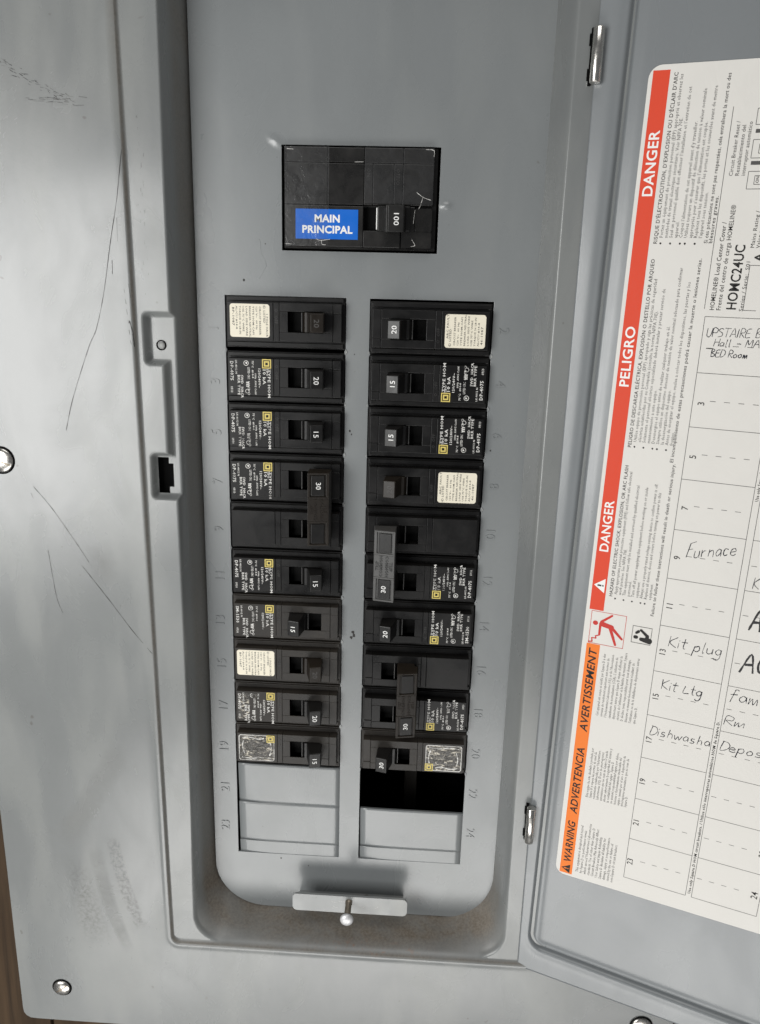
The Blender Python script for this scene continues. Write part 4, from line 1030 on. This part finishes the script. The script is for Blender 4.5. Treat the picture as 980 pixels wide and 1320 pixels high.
# handwriting: single stroke letters, unit box, y up
G = {'K': [[(0, 1), (0.05, 0)], [(0.5, 1), (0.05, 0.45), (0.55, 0)]], 'i': [[(0.1, 0.5), (0.12, 0.0)], [(0.1, 0.72), (0.13, 0.76)]], 't': [[(0.2, 0.95), (0.2, 0.1), (0.35, 0.0)], [(0, 0.6), (0.42, 0.62)]],
 'p': [[(0.05, 0.5), (0.02, -0.5)], [(0.05, 0.4), (0.3, 0.55), (0.42, 0.25), (0.25, 0.02), (0.05, 0.1)]], 'l': [[(0.1, 1.0), (0.1, 0.0), (0.2, 0.02)]], 'u': [[(0.05, 0.5), (0.08, 0.08), (0.25, 0.0), (0.4, 0.15), (0.42, 0.5), (0.45, 0.0)]],
 'g': [[(0.42, 0.42), (0.2, 0.52), (0.05, 0.25), (0.2, 0.02), (0.4, 0.15), (0.42, 0.5), (0.42, -0.3), (0.2, -0.5), (0.02, -0.35)]], 'L': [[(0.1, 0.8), (0.05, 0.1), (0.5, 0.12)]],
 'D': [[(0.08, 0.95), (0.05, 0.0), (0.4, 0.1), (0.58, 0.5), (0.4, 0.9), (0.0, 0.98)]], 's': [[(0.35, 0.48), (0.15, 0.5), (0.12, 0.3), (0.35, 0.2), (0.3, 0.02), (0.05, 0.02)]], 'h': [[(0.08, 0.95), (0.05, 0.0)], [(0.05, 0.3), (0.25, 0.5), (0.38, 0.35), (0.4, 0.0)]],
 'w': [[(0, 0.48), (0.1, 0.02), (0.28, 0.4), (0.42, 0.02), (0.6, 0.5)]], 'a': [[(0.4, 0.42), (0.2, 0.52), (0.04, 0.25), (0.18, 0.02), (0.38, 0.2), (0.4, 0.48), (0.45, 0.0)]], 'e': [[(0.05, 0.25), (0.4, 0.3), (0.3, 0.5), (0.08, 0.4), (0.08, 0.1), (0.3, 0.0), (0.45, 0.1)]],
 'r': [[(0.05, 0.5), (0.08, 0.0)], [(0.07, 0.3), (0.2, 0.48), (0.35, 0.45)]], 'n': [[(0.05, 0.5), (0.06, 0.0)], [(0.06, 0.35), (0.25, 0.5), (0.38, 0.35), (0.4, 0.0)]], 'c': [[(0.38, 0.45), (0.15, 0.5), (0.04, 0.25), (0.15, 0.02), (0.4, 0.08)]],
 'F': [[(0.15, 1.0), (0.0, 0.0)], [(0.1, 1.0), (0.55, 1.12)], [(0.05, 0.55), (0.4, 0.6)]], 'U': [[(0.0, 1), (0.05, 0.2), (0.25, 0.0), (0.45, 0.2), (0.5, 1)]], 'P': [[(0.05, 0), (0.05, 1), (0.45, 0.9), (0.4, 0.5), (0.08, 0.5)]],
 'S': [[(0.48, 0.9), (0.2, 1.0), (0.05, 0.75), (0.4, 0.45), (0.42, 0.15), (0.05, 0.02)]], 'T': [[(0, 1), (0.6, 0.98)], [(0.3, 1), (0.28, 0)]], 'A': [[(0, 0), (0.28, 1), (0.55, 0)], [(0.12, 0.4), (0.45, 0.42)]], 'R': [[(0.05, 0), (0.05, 1), (0.42, 0.9), (0.38, 0.55), (0.08, 0.5), (0.5, 0)]],
 'E': [[(0.45, 1), (0.08, 0.9), (0.05, 0.05), (0.5, 0.05)], [(0.06, 0.5), (0.4, 0.52)]], 'B': [[(0.05, 0), (0.05, 1), (0.4, 0.85), (0.1, 0.52), (0.48, 0.3), (0.35, 0.02), (0.05, 0.02)]], 'H': [[(0.05, 1), (0.03, 0)], [(0.5, 1), (0.5, 0)], [(0.04, 0.5), (0.5, 0.52)]],
 '-': [[(0.1, 0.42), (0.5, 0.42)]], 'M': [[(0, 0), (0.08, 1), (0.3, 0.35), (0.55, 1), (0.62, 0)]], 'o': [[(0.25, 0.5), (0.05, 0.3), (0.15, 0.02), (0.38, 0.12), (0.38, 0.4), (0.2, 0.5)]], 'm': [[(0.03, 0.5), (0.05, 0.0), (0.2, 0.48), (0.28, 0.0), (0.45, 0.48), (0.52, 0.0)]],
 'f': [[(0.45, 0.95), (0.25, 1.0), (0.18, 0.6), (0.12, -0.05)], [(0.0, 0.5), (0.4, 0.55)]], 'd': [[(0.4, 0.42), (0.18, 0.5), (0.05, 0.2), (0.2, 0.02), (0.4, 0.2), (0.42, 1.0), (0.44, 0.0)]], 'C': [[(0.5, 0.85), (0.25, 1), (0.05, 0.5), (0.2, 0.05), (0.55, 0.15)]], ' ': [], 'I': [[(0.1, 0.95), (0.1, 0)]]}
ADV = {' ': 0.4, 'i': 0.28, 'l': 0.3, 'I': 0.3, 'w': 0.68, 'M': 0.76, 'm': 0.62, 'T': 0.64, 'A': 0.62, 't': 0.46}
def hand(word, a, b, size, length, slope=0.0, wd=0.36, mat=None, name='handwriting'):
    rs = random.Random(hash_(word)); tot = sum(ADV.get(c, 0.56) for c in word); kx = length/tot; x = 0; bm = bmesh.new(); z = 0.07
    for c in word:
        for st_ in G[c]:
            jy = rs.uniform(-0.04, 0.04)
            P = [(a+(x+u+0.12*v+rs.uniform(-.02, .02))*kx, b-(v+jy)*size+slope*(x+u)*kx) for u, v in st_]
            z += 0.002
            ribbon(bm, crom(P, 5), wd*rs.uniform(0.85, 1.25), z, 0.22)
        x += ADV.get(c, 0.56)
    bm_obj(name, bm, mat or M_pen, lab)
def hash_(s): return sum((i+1)*ord(c) for i, c in enumerate(s))
hand('UPSTAIRE BA', 1.4, 8.3, 3.6, 23.5, -0.03, 0.24); hand('Hall - MAS', 4.8, 11.9, 3.1, 20, -0.02, 0.24); hand('BED Room', 4.2, 16.2, 3.0, 14.5, 0.0, 0.27)
hand('Furnace', 6.6, 105.6, 6.6, 20.5, -0.22, 0.27)
hand('Kit plug', 4.6, 149.6, 5.2, 23.5, -0.01, 0.30); hand('Kit Ltg', 4.2, 171.6, 5.0, 18.5, 0.0, 0.30); hand('Dishwasha', 2.2, 196.4, 4.8, 27.5, -0.02, 0.30)
hand('K', 35.4, 115.0, 5.2, 2.6, 0, 0.25); hand('fam', 33.8, 170.4, 6.2, 12.5, -0.02, 0.30); hand('Rm', 33.2, 182.8, 4.6, 9.5, -0.04, 0.30); hand('Depos', 33.6, 195.9, 4.8, 18.5, -0.02, 0.30)
hand('A', 37.0, 134.6, 10.0, 5.0, 0, 0.85, M_marker, 'marker_writing'); hand('AC', 36.2, 155.4, 9.4, 11.5, -0.1, 0.85, M_marker, 'marker_writing')
